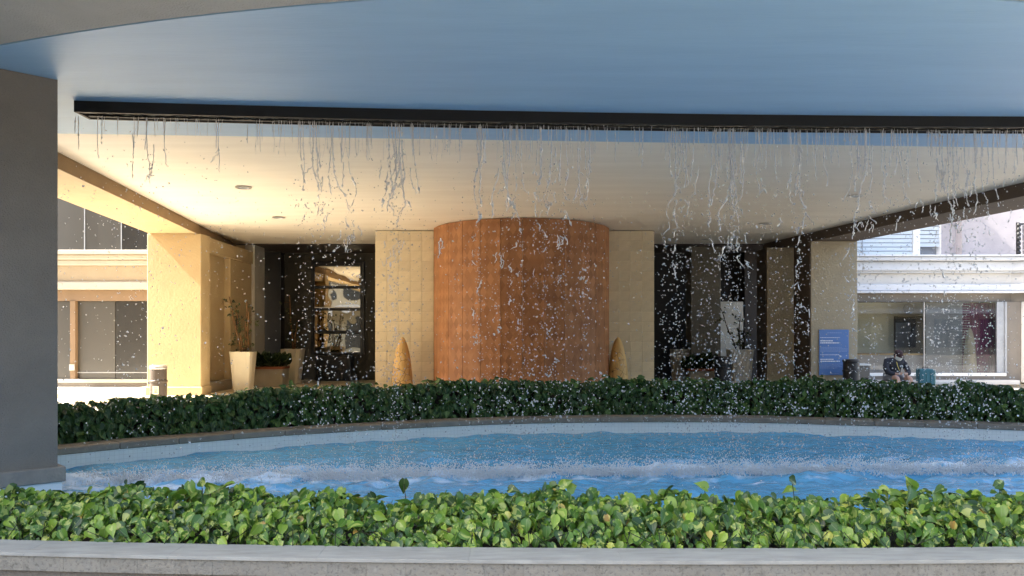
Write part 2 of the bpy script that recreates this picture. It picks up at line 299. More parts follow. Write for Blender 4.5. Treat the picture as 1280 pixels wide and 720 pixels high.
# ------------------------------------------------------------------ object helpers
def tag(o, label=None, cat=None, group=None, kind=None):
    if label: o['label'] = label
    if cat: o['category'] = cat
    if group: o['group'] = group
    if kind: o['kind'] = kind
    return o
def link(name, me, parent=None, mat=None, loc=None):
    o = bpy.data.objects.new(name, me); C.objects.link(o)
    if mat is not None: me.materials.append(mat)
    if loc is not None: o.location = loc
    if parent is not None: o.parent = parent
    return o
def empty(name, loc, label, cat, group=None, rz=0):
    o = bpy.data.objects.new(name, None); C.objects.link(o); o.location = loc; o.rotation_euler = (0, 0, rz)
    o.empty_display_size = .2
    return tag(o, label, cat, group)
def mesh(name, vs, fs, mat, parent=None, smooth=False, loc=None):
    me = bpy.data.meshes.new(name); me.from_pydata([tuple(v) for v in vs], [], fs); me.update()
    if smooth: me.polygons.foreach_set('use_smooth', [True] * len(me.polygons))
    o = link(name, me, parent, mat, loc); 
    return o
class MB:
    """collects shapes into one mesh"""
    def __init__(s): s.v = []; s.f = []
    def add(s, vs, fs):
        n = len(s.v); s.v += [tuple(v) for v in vs]; s.f += [tuple(i + n for i in f) for f in fs]; return s
    def box(s, x0, x1, y0, y1, z0, z1):
        return s.add([(x0, y0, z0), (x1, y0, z0), (x1, y1, z0), (x0, y1, z0), (x0, y0, z1), (x1, y0, z1), (x1, y1, z1), (x0, y1, z1)],
                     [(0, 3, 2, 1), (4, 5, 6, 7), (0, 1, 5, 4), (1, 2, 6, 5), (2, 3, 7, 6), (3, 0, 4, 7)])
    def prism(s, poly, z0, z1):      # poly counter-clockwise seen from above
        n = len(poly)
        vs = [(x, y, z0) for x, y in poly] + [(x, y, z1) for x, y in poly]
        return s.add(vs, [tuple(range(n))[::-1], tuple(range(n, 2 * n))] + [(i, (i + 1) % n, n + (i + 1) % n, n + i) for i in range(n)])
    def lathe(s, prof, n=24, c=(0, 0, 0), sx=1, sy=1):
        vs = []
        for r, z in prof:
            for k in range(n): vs.append((c[0] + r * sx * math.cos(2 * PI * k / n), c[1] + r * sy * math.sin(2 * PI * k / n), c[2] + z))
        fs = [(j * n + k, j * n + (k + 1) % n, (j + 1) * n + (k + 1) % n, (j + 1) * n + k) for j in range(len(prof) - 1) for k in range(n)]
        fs.append(tuple(range(n))[::-1]); fs.append(tuple((len(prof) - 1) * n + k for k in range(n)))
        return s.add(vs, fs)
    def tube(s, pts, rad, n=6):
        pts = [Vector(p) for p in pts]
        if not hasattr(rad, '__len__'): rad = [rad] * len(pts)
        vs = []; up = Vector((.13, .97, .2))
        for i, p in enumerate(pts):
            t = (pts[min(i + 1, len(pts) - 1)] - pts[max(i - 1, 0)]).normalized()
            a = t.cross(up).normalized() if abs(t.dot(up.normalized())) < .98 else t.cross(Vector((1, 0, 0))).normalized(); b = t.cross(a)
            for k in range(n):
                q = 2 * PI * k / n; vs.append(p + (a * math.cos(q) + b * math.sin(q)) * rad[i])
        m = len(pts)
        fs = [(j * n + k, (j + 1) * n + k, (j + 1) * n + (k + 1) % n, j * n + (k + 1) % n) for j in range(m - 1) for k in range(n)]
        fs.append(tuple(range(n))); fs.append(tuple((m - 1) * n + k for k in range(n))[::-1])
        return s.add(vs, fs)
    def strip(s, A, B, z0a, z0b=None):   # sheet between polylines A and B
        z0b = z0a if z0b is None else z0b; n = len(A)
        return s.add([(x, y, z0a) for x, y in A] + [(x, y, z0b) for x, y in B], [(i, i + 1, n + i + 1, n + i) for i in range(n - 1)])
    def build(s, name, mat, parent=None, smooth=False, bevel=0, loc=None, seg=1):
        o = mesh(name, s.v, s.f, mat, parent, smooth, loc)
        if bevel:
            bm = bmesh.new(); bm.from_mesh(o.data)
            bmesh.ops.recalc_face_normals(bm, faces=bm.faces)
            bmesh.ops.bevel(bm, geom=[e for e in bm.edges], offset=bevel, segments=seg, affect='EDGES', profile=.7); bm.to_mesh(o.data); bm.free()
        return o
def B(x0, x1, y0, y1, z0, z1): return MB().box(x0, x1, y0, y1, z0, z1)
def struct(o): return tag(o, kind='structure')
def crom(P, n=12):
    P = [np.array(p, float) for p in P]; P = [2 * P[0] - P[1]] + P + [2 * P[-1] - P[-2]]; out = []
    for i in range(1, len(P) - 2):
        for k in range(n):
            t = k / n; a, b, c, d = P[i - 1:i + 3]
            out.append(.5 * (2 * b + (c - a) * t + (2 * a - 5 * b + 4 * c - d) * t * t + (3 * b - a - 3 * c + d) * t ** 3))
    out.append(P[-2]); return np.array(out)
def resample(P, step):
    P = np.asarray(P); s = np.r_[0, np.cumsum(np.hypot(*np.diff(P, axis=0).T))]; n = max(2, int(round(s[-1] / step)) + 1); t = np.linspace(0, s[-1], n)
    return np.c_[np.interp(t, s, P[:, 0]), np.interp(t, s, P[:, 1])]
def offset(P, d):                   # + = left of travel
    P = np.asarray(P); T = np.gradient(P, axis=0); T /= np.linalg.norm(T, axis=1)[:, None]
    return P + np.c_[-T[:, 1], T[:, 0]] * d

# ------------------------------------------------------------------ ground
def holed(name, x0, x1, y0, y1, hole, z, mat):
    bm = bmesh.new(); es = []
    for loop in ([(x0, y0), (x1, y0), (x1, y1), (x0, y1)], hole):
        vs = [bm.verts.new((x, y, z)) for x, y in loop]
        es += [bm.edges.new((vs[i], vs[(i + 1) % len(vs)])) for i in range(len(vs))]
    bmesh.ops.triangle_fill(bm, edges=es, use_beauty=True, use_dissolve=False); bmesh.ops.recalc_face_normals(bm, faces=bm.faces)
    for f in bm.faces:
        if f.normal.z < 0: f.normal_flip()
    me = bpy.data.meshes.new(name); bm.to_mesh(me); bm.free(); return link(name, me, None, mat)
# far pool edge (left to right) and near pool edge
FAR = resample(crom([(-5.6, 6.35), (-6.75, 6.9), (-6.95, 7.7), (-6.4, 8.7), (-5.43, 9.47), (-4.6, 10.3), (-2.8, 11.62), (0.13, 12.9), (3.4, 13.12), (5.66, 12.57), (7.7, 11.95), (9.5, 10.9), (10.5, 9.6), (10.6, 8.2), (9.6, 7.1), (8.2, 6.5)]), .12)
def cap_y(x): return 4.73 + .0105 * (x - 1.2) ** 2          # front edge of the near cap stone
NEAR = np.array([(x, cap_y(x) + 1.3) for x in np.linspace(-5.6, 8.2, 100)])
NEAR[:, 1] += np.linspace(6.35 - NEAR[0, 1], 0, 100) * 1.0 * (np.linspace(1, 0, 100) ** 3)
ZW, ZC = .02, .27
pool = list(map(tuple, NEAR)) + list(map(tuple, FAR[::-1][1:-1]))
hole = pool[::2]
struct(holed('ground', -600, 600, -600, 600, hole, 0, m_ground))
struct(holed('plaza_paving', -15, 15, 2.52, 24, hole, .004, m_pave))
pb = MB(); n = len(pool)
pb.add([(x, y, -.35) for x, y in pool], [tuple(range(n))])
o = struct(pb.build('pool_floor', m_mos_b))
uvl = o.data.uv_layers.new(name='UVMap')
for l in o.data.loops: v = o.data.vertices[l.vertex_index].co; uvl.data[l.index].uv = (v.x, v.y)
def wall_sheet(P, z0, z1, name, mat):
    n = len(P); s = np.r_[0, np.cumsum(np.hypot(*np.diff(np.asarray(P), axis=0).T))]
    o = mesh(name, [(x, y, z0) for x, y in P] + [(x, y, z1) for x, y in P], [(i, i + 1, n + i + 1, n + i) for i in range(n - 1)], mat)
    uvl = o.data.uv_layers.new(name='UVMap')
    for l in o.data.loops:
        v = l.vertex_index; uvl.data[l.index].uv = (s[v % n], o.data.vertices[v].co.z)
    return o
struct(wall_sheet(pool + [pool[0]], -.56, .19, 'pool_wall', m_mos_w))

# rear rim: coping stones as parts
rim = empty('pool_rim', (2.5, 13.0, 0), 'brown weathered limestone rim curving behind the fountain pool', 'pool rim')
def at_loc(o, p):
    o.location = (-p.location[0], -p.location[1], -p.location[2]) if p else (0, 0, 0)
FARo = offset(FAR, .38); FARl = offset(FAR, -.03)
seg = 6
for k in range(2, len(FAR) - seg - 2, seg):
    A = FARl[k:k + seg + 1]; Bq = FARo[k:k + seg + 1]
    a = [tuple(p) for p in A]; b = [tuple(p) for p in Bq][::-1]
    # shrink the ends a little for the joints
    poly = a + b
    cx = np.mean(poly, axis=0); poly = [(cx[0] + (x - cx[0]) * .997, cx[1] + (y - cx[1]) * .998) for x, y in poly]
    o = MB().prism(poly, .185, ZC + random.uniform(-.003, .003)).build('coping_stone', m_coping, rim, bevel=.012); at_loc(o, rim)
    o.matrix_parent_inverse = Matrix()
o = MB()
o.strip([tuple(p) for p in offset(FAR, .01)], [tuple(p) for p in offset(FAR, .37)], .2)
o = o.build('mortar_bed', m_groove, rim); at_loc(o, rim)

# rear planter behind the rim
OUT0 = offset(FAR, 1.45); OUT1 = offset(FAR, 1.62); k0, k1 = 20, len(FAR) - 20
pl = MB()
q = [tuple(p) for p in OUT0[k0:k1]]; r_ = [tuple(p) for p in OUT1[k0:k1]]
n = len(q)
pl.add([(x, y, 0) for x, y in q] + [(x, y, .3) for x, y in q] + [(x, y, .3) for x, y in r_] + [(x, y, 0) for x, y in r_],
       [(i, i + 1, n + i + 1, n + i) for i in range(n - 1)] + [(n + i, n + i + 1, 2 * n + i + 1, 2 * n + i) for i in range(n - 1)] + [(2 * n + i, 2 * n + i + 1, 3 * n + i + 1, 3 * n + i) for i in range(n - 1)])
tag(pl.build('planter_kerb', m_coping), 'low stone kerb behind the dark rear hedge', 'kerb')
sb = MB(); sb.strip([tuple(p) for p in FARo], [tuple(p) for p in OUT0], .235)
struct(sb.build('rear_planting_soil', m_soil))

# near planter wall
fw = empty('planter_wall', (0, 4.8, 0), 'low planter wall with grey cap stones and travertine face in the foreground', 'planter wall')
xs = np.linspace(-5.2, 7.6, 15) + .37
for a, b in zip(xs[:-1], xs[1:]):
    X = np.linspace(a + .0003, b - .0003, 5)
    poly = [(x, cap_y(x)) for x in X] + [(x, cap_y(x) + .285) for x in X[::-1]]
    o = MB().prism(poly, ZC - .022, ZC).build('cap_stone', m_cap, fw, bevel=.0012); at_loc(o, fw)
x = -5.1
while x < 7.6:
    b = x + .235
    poly = [(x + .0005, cap_y(x) + .012), (b - .0005, cap_y(b) + .012), (b - .0005, cap_y(b) + .04), (x + .0005, cap_y(x) + .04)]
    o = MB().prism(poly, .155, ZC - .024).build('facing_tile', m_trav, fw, bevel=.0006); at_loc(o, fw); x = b
X = np.linspace(-5.2, 8, 60)
core = MB().prism([(x, cap_y(x) + .045) for x in X] + [(x, cap_y(x) + .27) for x in X[::-1]], 0, ZC - .03)
o = core.build('wall_core', m_pier, fw); at_loc(o, fw)
sb = MB(); sb.strip([(x, cap_y(x) + .26) for x in X], [(x, cap_y(x) + 1.28) for x in X], .2)
struct(sb.build('front_planting_soil', m_soil))
# pool side of the near planter
q = [(x, y) for x, y in NEAR]
o = MB(); nq = [(x, y - .14) for x, y in q]
o.prism([tuple(p) for p in nq] + [tuple(p) for p in q[::-1]], .19, ZC)
struct(o.build('near_pool_coping', m_cap))

# ------------------------------------------------------------------ water surface
xs = np.arange(-6.93, 10.55, .035)
lo = np.interp(xs, NEAR[:, 0], NEAR[:, 1])
i1, i2 = int(np.argmin(FAR[:, 0])), int(np.argmax(FAR[:, 0]))
up = np.interp(xs, FAR[i1:i2 + 1, 0], FAR[i1:i2 + 1, 1])
lo = np.where(xs < -5.6, np.interp(xs, FAR[:i1 + 1, 0][::-1], FAR[:i1 + 1, 1][::-1]), lo)
lo = np.where(xs > 8.2, np.interp(xs, FAR[i2:, 0][::-1], FAR[i2:, 1][::-1]), lo)
nv = 200
tv = np.linspace(0, 1, nv)
GX = np.repeat(xs[:, None], nv, 1); GY = lo[:, None] * (1 - tv) + up[:, None] * tv
def spoutY(x): return 8.93 + .105 * (x + 1.0) - .0045 * (x + 1) ** 2 - .15 + .25
def wave(X, Y):
    Z = np.zeros_like(X); r2 = np.random.default_rng(5)
    for k in range(70):
        wl = 10 ** r2.uniform(-.95, .12); a = r2.uniform(0, 2 * PI); kx, ky = math.cos(a) * 2 * PI / wl * .75, math.sin(a) * 2 * PI / wl * 1.2
        Z += .0036 * wl ** .7 * np.sin(kx * X + ky * Y + r2.uniform(0, 6.28) + .8 * np.sin(.9 * X + r2.uniform(0, 6)))
    return Z
d = GY - spoutY(GX)
chop = 1 + 1.8 * np.exp(-(d / .6) ** 2)
Z = wave(GX, GY) * chop
fn = wave(GX * 2.3 + 9, GY * 2.3) / .012
foam = .40 * np.exp(-(np.where(d > 0, d / .24, d / .14)) ** 2) * (1 + .35 * np.sin(GX * 5 + 2 * np.sin(GX * 2.3))) + .30 * np.exp(-(d / .8) ** 2) + .12 * fn * np.exp(-(d / 1.5) ** 2) + .12 * np.clip((-1.5 - GX) / 3, 0, 1) * np.exp(-(d / 1.3) ** 2)
Z += .022 * np.exp(-(d / .12) ** 2) * (1 + .6 * np.sin(GX * 9 + 2 * np.sin(GX * 3.1)))
vs = np.stack([GX, GY, ZW + Z], -1).reshape(-1, 3); nx = len(xs)
I = (np.arange(nx - 1)[:, None] * nv + np.arange(nv - 1)).reshape(-1)
fs = np.stack([I, I + nv, I + nv + 1, I + 1], -1)
def fast_mesh(name, v, f, mat, parent=None, smooth=True, k=None):
    me = bpy.data.meshes.new(name); v = np.asarray(v, np.float32); f = np.asarray(f, np.int32); k = f.shape[1]
    me.vertices.add(len(v)); me.vertices.foreach_set('co', v.ravel()); me.loops.add(f.size); me.loops.foreach_set('vertex_index', f.ravel())
    me.polygons.add(len(f)); me.polygons.foreach_set('loop_start', np.arange(0, f.size, k, dtype=np.int32)); me.polygons.foreach_set('use_smooth', np.full(len(f), smooth))
    me.update(calc_edges=True); me.validate(); return link(name, me, parent, mat)
o = struct(fast_mesh('water', vs, fs, m_water))
at = o.data.attributes.new('foam', 'FLOAT', 'POINT'); at.data.foreach_set('value', foam.astype(np.float32).ravel())

# ------------------------------------------------------------------ canopy
ZK, ZB = 4.1, 3.88
def lx(d): return -6.17 - .121 * (d - 10.87)     # inner face of left beam
def rx(d): return 8.33 - .176 * (d - 13.0)       # inner face of right beam
def arc(x): return 5.74 + .0343 * (x - 1.3) ** 2
can = empty('canopy', (0, 12, 0), 'broad flat entrance canopy roofing the whole fountain with a curved front edge', 'canopy')
def K(mb, name, mat, **kw): o = mb.build(name, mat, can, **kw); at_loc(o, can); return o
AX = np.linspace(lx(7.6) + .02, 8.95, 60)
dm = 10.0
def midline(x): return 10.35
arcp = [(x, arc(x) + .035) for x in AX]
pan = [(AX[0], arc(AX[0]) + .035)] 
K(MB().prism(arcp + [(rx(10.75), 10.75), (lx(9.85), 9.85)], ZK, ZK + .3), 'pool_ceiling', m_ceil_bluelit)
K(MB().prism([(lx(9.85), 9.851), (rx(10.75), 10.751), (rx(21.7), 21.7), (lx(21.7), 21.7)], ZK - .0002, ZK + .3), 'rear_ceiling', m_ceil)
A2 = np.linspace(-9.3, 13, 90)
K(MB().prism([(x, 5.74 - 1.9 + .030 * (x - 1.3) ** 2) for x in A2] + [(x, arc(x)) for x in A2[::-1]], ZK - .004, ZK + .45), 'front_soffit', m_soffit)
K(MB().prism([(x, arc(x) - .05) for x in A2] + [(x, arc(x) + .1) for x in A2[::-1]], ZK + .06, ZK + .2), 'shadow_gap', m_groove)
K(MB().prism([(lx(8) - 1.0, 8), (rx(8) + 1.0, 8), (rx(21.7) + 1.0, 21.7), (lx(21.7) - 1.0, 21.7)], ZK + .46, ZK + .7), 'roof_slab', m_soffit)
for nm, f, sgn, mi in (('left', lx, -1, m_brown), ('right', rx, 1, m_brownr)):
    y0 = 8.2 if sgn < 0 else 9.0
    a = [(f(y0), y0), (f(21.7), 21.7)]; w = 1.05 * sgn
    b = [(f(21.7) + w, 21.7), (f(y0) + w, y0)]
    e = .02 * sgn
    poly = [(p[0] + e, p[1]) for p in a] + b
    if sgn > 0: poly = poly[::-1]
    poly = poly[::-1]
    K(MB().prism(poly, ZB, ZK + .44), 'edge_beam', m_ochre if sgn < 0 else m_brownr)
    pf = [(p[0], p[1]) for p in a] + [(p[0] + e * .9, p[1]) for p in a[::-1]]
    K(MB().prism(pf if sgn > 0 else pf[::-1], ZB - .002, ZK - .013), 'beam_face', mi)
for x, y in ((-4.5, 13.4), (-4.9, 16.8), (6.1, 14.2), (5.6, 17.7), (5.0, 20.6)):
    t = empty('ceiling_light', (x, y, ZK - .012), None, 'ceiling light', 'small recessed lights in the ceiling')
    t['label'] = {-4.5: 'small round recessed light in the ceiling at left, nearest of the two there', -4.9: 'small round recessed light in the ceiling at left, farther of the two there',
                  6.1: 'small round recessed light in the right of the ceiling, nearest the dark beam', 5.6: 'small round recessed light in the right of the ceiling, middle of three',
                  5.0: 'small round recessed light farthest back in the ceiling near the dark recess'}[x]
    MB().lathe([(.135, .001), (.135, -.012), (.10, -.014), (.095, -.004)], 20).build('trim_ring', m_steel, t)
    MB().lathe([(.093, -.003), (.093, -.006)], 16).build('lens', m_greyfr, t)

# ------------------------------------------------------------------ waterfall spout
def sy(x): return 8.49 + .106 * (x + 4.65) - .0045 * (x + 4.65) ** 2
SX = np.linspace(-4.65, 9.4, 60)
sp = empty('waterfall_spout', (0, 9, ZK), 'long dark metal trough under the ceiling pouring water', 'water spout')
ze = 3.98
o = MB(); F = [(x, sy(x)) for x in SX]; G = [(x - (.0 if i else 0), sy(x) + .03) for i, x in enumerate(SX)]
o.prism(F + G[::-1], ze, ZK - .001); o = o.build('front_plate', m_spout, sp); at_loc(o, sp)
H0 = [(x + .0, sy(x) + .28) for x in SX]; H1 = [(x, sy(x) + .31) for x in SX]
o = MB().prism(H0 + H1[::-1], ze, ZK - .013).build('rear_plate', m_spout, sp); at_loc(o, sp)
x0 = SX[0]
o = MB().prism([(x0, sy(x0) + .03), (x0 + .03, sy(x0) + .03), (x0 + .03, sy(x0) + .28), (x0, sy(x0) + .28)], ze, ZK - .001).build('end_plate', m_spout, sp); at_loc(o, sp)
for nm, a, b, z, mt in (('trough_floor', .031, .10, ze + .012, m_spout), ('trough_floor', .20, .279, ze + .012, m_spout), ('slot', .10, .20, ze + .07, m_groove)):
    o = MB().prism([(x + .02, sy(x) + a) for x in SX] + [(x + .02, sy(x) + b) for x in SX[::-1]], z, z + .012).build(nm, mt, sp); at_loc(o, sp)
for a, lab in ((.098, 'front'), (.196, 'rear')):
    jit = [(x + .1, sy(x) + a + .004 * math.sin(x * 17) + random.uniform(-.002, .002), ze + .008 + random.uniform(-.003, .003)) for x in np.linspace(-4.55, 9.2, 400)]
    o = MB().tube(jit, [random.uniform(.002, .008) for _ in jit], 5).build('wet_lip', m_brass, sp, smooth=True); at_loc(o, sp)

# ------------------------------------------------------------------ falling water
def ico(sub):
    bm = bmesh.new(); bmesh.ops.create_icosphere(bm, subdivisions=sub, radius=1)
    v = np.array([x.co[:] for x in bm.verts]); f = np.array([[w.index for w in x.verts] for x in bm.faces]); bm.free(); return v, f
I1, I2 = ico(1), ico(2)
def scatter(base, P, R, name, mat, kind='stuff', lump=.25, elong=.5):
    v, f = base; n = len(P); V = np.repeat(v[None], n, 0)
    V = V * (1 + lump * np.sin(V[:, :, [1, 2, 0]] * 3 + rng.uniform(0, 6.28, (n, 1, 3))))
    sc = R[:, None] * np.c_[rng.uniform(.6, 1, n), rng.uniform(.6, 1, n), 1 + elong * rng.random(n)]
    V = V * sc[:, None]
    a = rng.normal(0, .7, n); c, s = np.cos(a)[:, None], np.sin(a)[:, None]
    V = np.stack([V[..., 0] * c + V[..., 2] * s, V[..., 1], -V[..., 0] * s + V[..., 2] * c], -1) + P[:, None]
    Fm = (f[None] + (np.arange(n) * len(v))[:, None, None]).reshape(-1, 3)
    o = fast_mesh(name, V.reshape(-1, 3), Fm, mat); return o
def SYW(x): return sy(x) + .15
# strands: (photo column, strength)
ST = [(130, .2), (160, .25), (190, .5), (208, .45), (228, .3), (290, .2), (330, .2), (385, .6), (398, .7), (420, .8), (441, .6), (470, .25), (488, .8), (500, 1.3), (512, .4), (545, .2), (580, .3), (601, 1.0), (629, 1.2), (640, .5), (655, .5), (680, .9), (690, .8), (704, .8), (722, .5), (735, .7), (760, .2),
      (805, .25), (841, .9), (850, .9), (858, .5), (870, .5), (893, .9), (900, .4), (910, 1.0), (915, .8), (929, .7), (950, .5), (964, .6), (987, .5), (998, 1.2), (1010, .4), (1030, .25), (1060, .3), (1080, 1.0), (1084, .7), (1110, .5), (1118, .4), (1130, .6), (1148, .3), (1165, .6), (1182, 1.2), (1191, .8), (1203, .5), (1215, .8), (1228, .6), (1240, .5), (1262, .4), (1275, .5)]
tb = MB(); DP = []; DR = []
DY = 9.2
def strand(x, y, top, length, rad, wig, branch=True):
    """a thread of water: glassy and straight at the top, then jagged and beaded, here and there broken"""
    n = max(5, int(length / .016)); pts = []; rr = []; ax = bx = 0.0; hx = 0.0
    def flush():
        nonlocal pts, rr
        if len(pts) > 2: rr[0] = rr[-1] = .0008; tb.tube(pts, rr, 5)
        pts = []; rr = []
    drift = random.gauss(0, .012)
    for i in range(n):
        t = i / (n - 1); z = top - length * t; f = min(1.0, max(.08, (3.98 - z - .12) / .75)) * wig
        hx += random.gauss(0, .0042 * f); hx *= .86; ax += hx * .8 + drift / n; bx += random.gauss(0, .003 * f)
        jx = random.gauss(0, .0045 * f); jz = random.gauss(0, .004 * f)
        r = rad * random.uniform(.35, .8) * (1 + 1.3 * (random.random() < .14 * (.4 + f)))
        pts.append((x + ax + jx, y + bx, z + jz)); rr.append(r)
        if random.random() < .012 + .05 * f: flush()
        if random.random() < .16 * f: DP.append((x + ax + random.gauss(0, .022), y + bx + random.gauss(0, .02), z + random.gauss(0, .02))); DR.append(random.uniform(.0022, .006))
        if branch and random.random() < .02 * f:
            q = random.choice((-1, 1)); m_ = random.randint(4, 10); bp = [(x + ax + q * .011 * k + random.gauss(0, .004), y + bx, z - .012 * k * random.uniform(.3, 1.5) + random.gauss(0, .004)) for k in range(m_)]
            tb.tube(bp, [rad * random.uniform(.3, .8) for _ in bp], 4)
    flush()
    return (x + ax, y + bx, top - length)
for xp, w in ST:
    x = px(xp, DY); y = SYW(x)
    m = 2 + int(w * 3.2)
    for k in range(m):
        xx = x + random.gauss(0, .036); L0 = random.uniform(.2, .6) * (.5 + .6 * w)
        if k == 0: L0 = random.uniform(.7, 1.3) * (.35 + .75 * w)
        e = strand(xx, y + random.gauss(0, .04), 3.98 - (0 if k < 2 else random.uniform(0, .5)), L0, .0056 + .0042 * w, 1)
        if k == 0 and w > .5:       # broken filaments further down
            for q in range(int(70 * w)):
                zz = e[2] - (e[2] - .1) * random.random() ** 1.2; DP.append((e[0] + random.gauss(0, .025), e[1] + random.gauss(0, .03), zz)); DR.append(random.uniform(.004, .009))
            z = e[2]; xq = e[0]
            for q in range(int(w * 4)):
                z -= random.uniform(.02, .16); l = random.uniform(.05, .2)
                if z < .9: break
                e2 = strand(xq + random.gauss(0, .035), e[1], z, l, .0080, 1.6, random.random() < .6); z = e2[2]; xq = e2[0]
for k in range(300):   # fine threads close to the slot
    x = px(random.uniform(330, 1285), DY); strand(x, SYW(x) + random.gauss(0, .03), 3.98, random.uniform(.03, .45) ** 1.0, random.uniform(.0022, .005), 1.3, False)
for k in range(26):
    x = px(random.uniform(150, 330), DY); strand(x, SYW(x), 3.98, random.uniform(.03, .22), .003, .5, False)
# torn webs of water
for xp, yp, sz_ in ((685, 240, 1.2), (443, 290, .8), (500, 318, .8), (915, 290, .8), (700, 300, .7), (1085, 268, .9), (630, 322, .8), (1200, 258, 1.2), (860, 250, .5), (640, 250, .5), (410, 262, .6), (555, 300, .5), (1160, 262, .9)):
    for k in range(int(8 * sz_)):
        cx, cz = px(xp, DY) + random.gauss(0, .07 * sz_), pz(yp, DY) + random.gauss(0, .08 * sz_); q = [cx, cz]; pts = []; a0 = -PI / 2 + random.gauss(0, .6); m_ = random.randint(6, 16)
        for t in range(m_):
            a0 += random.gauss(0, .35) + .25 * (-PI / 2 - a0); l_ = random.uniform(.006, .014); q[0] += l_ * math.cos(a0) + random.gauss(0, .003); q[1] += l_ * math.sin(a0); pts.append((q[0], SYW(cx) + random.gauss(0, .004), q[1]))
        tb.tube(pts, [.001] + [random.uniform(.0025, .0075) for _ in pts[2:]] + [.001], 5)
tag(tb.build('water_threads', m_film, smooth=True), 'wiggling threads of water falling from the dark trough', 'water', kind='stuff')
# droplets around each strand, spreading as they fall
wsum = sum(w for _, w in ST)
for xp, w in ST:
    x = px(xp, DY); y = SYW(x)
    for k in range(int(215 * w)):
        u = random.random(); fall = .35 + 3.4 * u ** .75
        z = 3.98 - fall
        if z < .05: continue
        DP.append((x + random.gauss(0, .02 + .06 * fall ** .9), y + random.gauss(0, .03 + .05 * fall), z))
        DR.append(random.choice((.003, .004, .005, .006, .007, .009)) * random.uniform(.8, 1.15) * (1.35 if random.random() < .08 else 1))
for k in range(1900):
    xp = random.triangular(300, 1290, 900) if random.random() < .8 else random.uniform(330, 1285); x = px(xp, DY); z = random.uniform(.2, 3.2)
    DP.append((x, SYW(x) + random.gauss(0, .22), z)); DR.append(random.uniform(.003, .0065))
for k in range(60):                 # clots
    xp, w = random.choice([s for s in ST if s[1] > .5]); x = px(xp, DY) + random.gauss(0, .12); z = random.uniform(.7, 2.6)
    for j in range(random.randint(4, 9)):
        DP.append((x + random.gauss(0, .03), SYW(x) + random.gauss(0, .02), z + random.gauss(0, .04))); DR.append(random.uniform(.006, .013))
for k in range(420):
    xp = random.uniform(110, 330); x = px(xp, DY); z = random.triangular(.4, 3.9, 2.8)
    DP.append((x, SYW(x) + random.gauss(0, .15), z)); DR.append(random.uniform(.003, .007))
o = scatter(I2, np.array(DP), np.array(DR) * .98, 'water_droplets', m_drop)
tag(o, 'scattered bright droplets of water in the air under the trough', 'water', kind='stuff')
# splash where it lands
SPn = 42000
sxs = rng.uniform(-5.0, 10.2, SPn)
pk = rng.uniform(-5, 10.2, 260); pa = rng.exponential(1, 260); pw = rng.uniform(.02, .07, 260)
hm = .030 + .012 * np.sin(sxs * 5 + 2 * np.sin(sxs * 2.3))
for c_, a_, w_ in zip(pk, pa, pw): hm = hm + .042 * a_ * np.exp(-((sxs - c_) / w_) ** 2)
hm *= np.clip((sxs + 5.6) / 3, .35, 1)
hz = rng.exponential(1, SPn) * np.clip(hm, .012, .12)
SPp = np.c_[sxs + rng.normal(0, .02, SPn), SYW(sxs) + rng.normal(.02, .085 + .03 * (sxs < -1), SPn), ZW + .005 + np.clip(hz, 0, .33)]
SPr = rng.uniform(.003, .008, SPn) * np.clip(1.15 - hz * 3, .45, 1)
o = scatter(I1, SPp, SPr, 'splash', m_spray, elong=1.6); tag(o, 'low white line of spray where the curtain hits the pool', 'splash', kind='stuff')
jb = MB()                           # little crowns and jets
for k in range(900):
    x = random.uniform(-4.9, 10); y = SYW(x) + random.gauss(0, .1); h = min(random.expovariate(1 / .035) + .01, .14); a = random.gauss(0, .35); b = random.gauss(0, .3)
    jb.tube([(x + a * h * t, y + b * h * t, ZW + h * t * (1.25 - .25 * t)) for t in (0, .25, .5, .75, 1)], [.008, .006, .004, .004, .001], 5)
tag(jb.build('splash_jets', m_spray, smooth=True), 'small upward jets along the line of white spray', 'splash', kind='stuff')
# droplets bounced over the rear coping and hedge, small ripple specks
n = 500
bx = rng.uniform(-4, 9, n); by = SYW(bx) + rng.normal(.4, .9, n); 
o = scatter(I1, np.c_[bx, by, ZW + .02 + rng.exponential(.08, n)], rng.uniform(.004, .009, n), 'bounced_droplets', m_spray); tag(o, 'loose droplets skipping over the pool surface', 'water', kind='stuff')

# ------------------------------------------------------------------ leaves
def leaf_template(kind):
    T = {'heart': ([0, .08, .24, .44, .64, .82, 1.02], [.12, .30, .37, .33, .22, .10, 0], 3), 'oval': ([0, .25, .6, 1], [.05, .34, .30, 0], 3)}[kind]
    vs = []; uv = []; t_, w_, _ = T
    for i, (t, w) in enumerate(zip(t_, w_)):
        for c in (-1, 0, 1):
            y = t - (.10 if (i == 0 and c != 0 and kind == 'heart') else 0)
            vs.append((c * w, y, abs(c) * w * .42 - .26 * t * t + (.03 if i % 2 else 0) * abs(c))); uv.append((.5 + c * w * .9, t))
    fs = []
    for i in range(len(t_) - 1):
        for c in (0, 1): a = i * 3 + c; fs.append((a, a + 1, a + 4, a + 3))
    return np.array(vs), np.array(fs), np.array(uv)
def leaf_frames(P, Nn, Tip, roll=0):
    Nn = Nn / np.linalg.norm(Nn, axis=1)[:, None]; Tip = Tip - (Tip * Nn).sum(1)[:, None] * Nn; Tip /= np.linalg.norm(Tip, axis=1)[:, None]
    Xx = np.cross(Tip, Nn); return np.stack([Xx, Tip, Nn], -1)      # columns
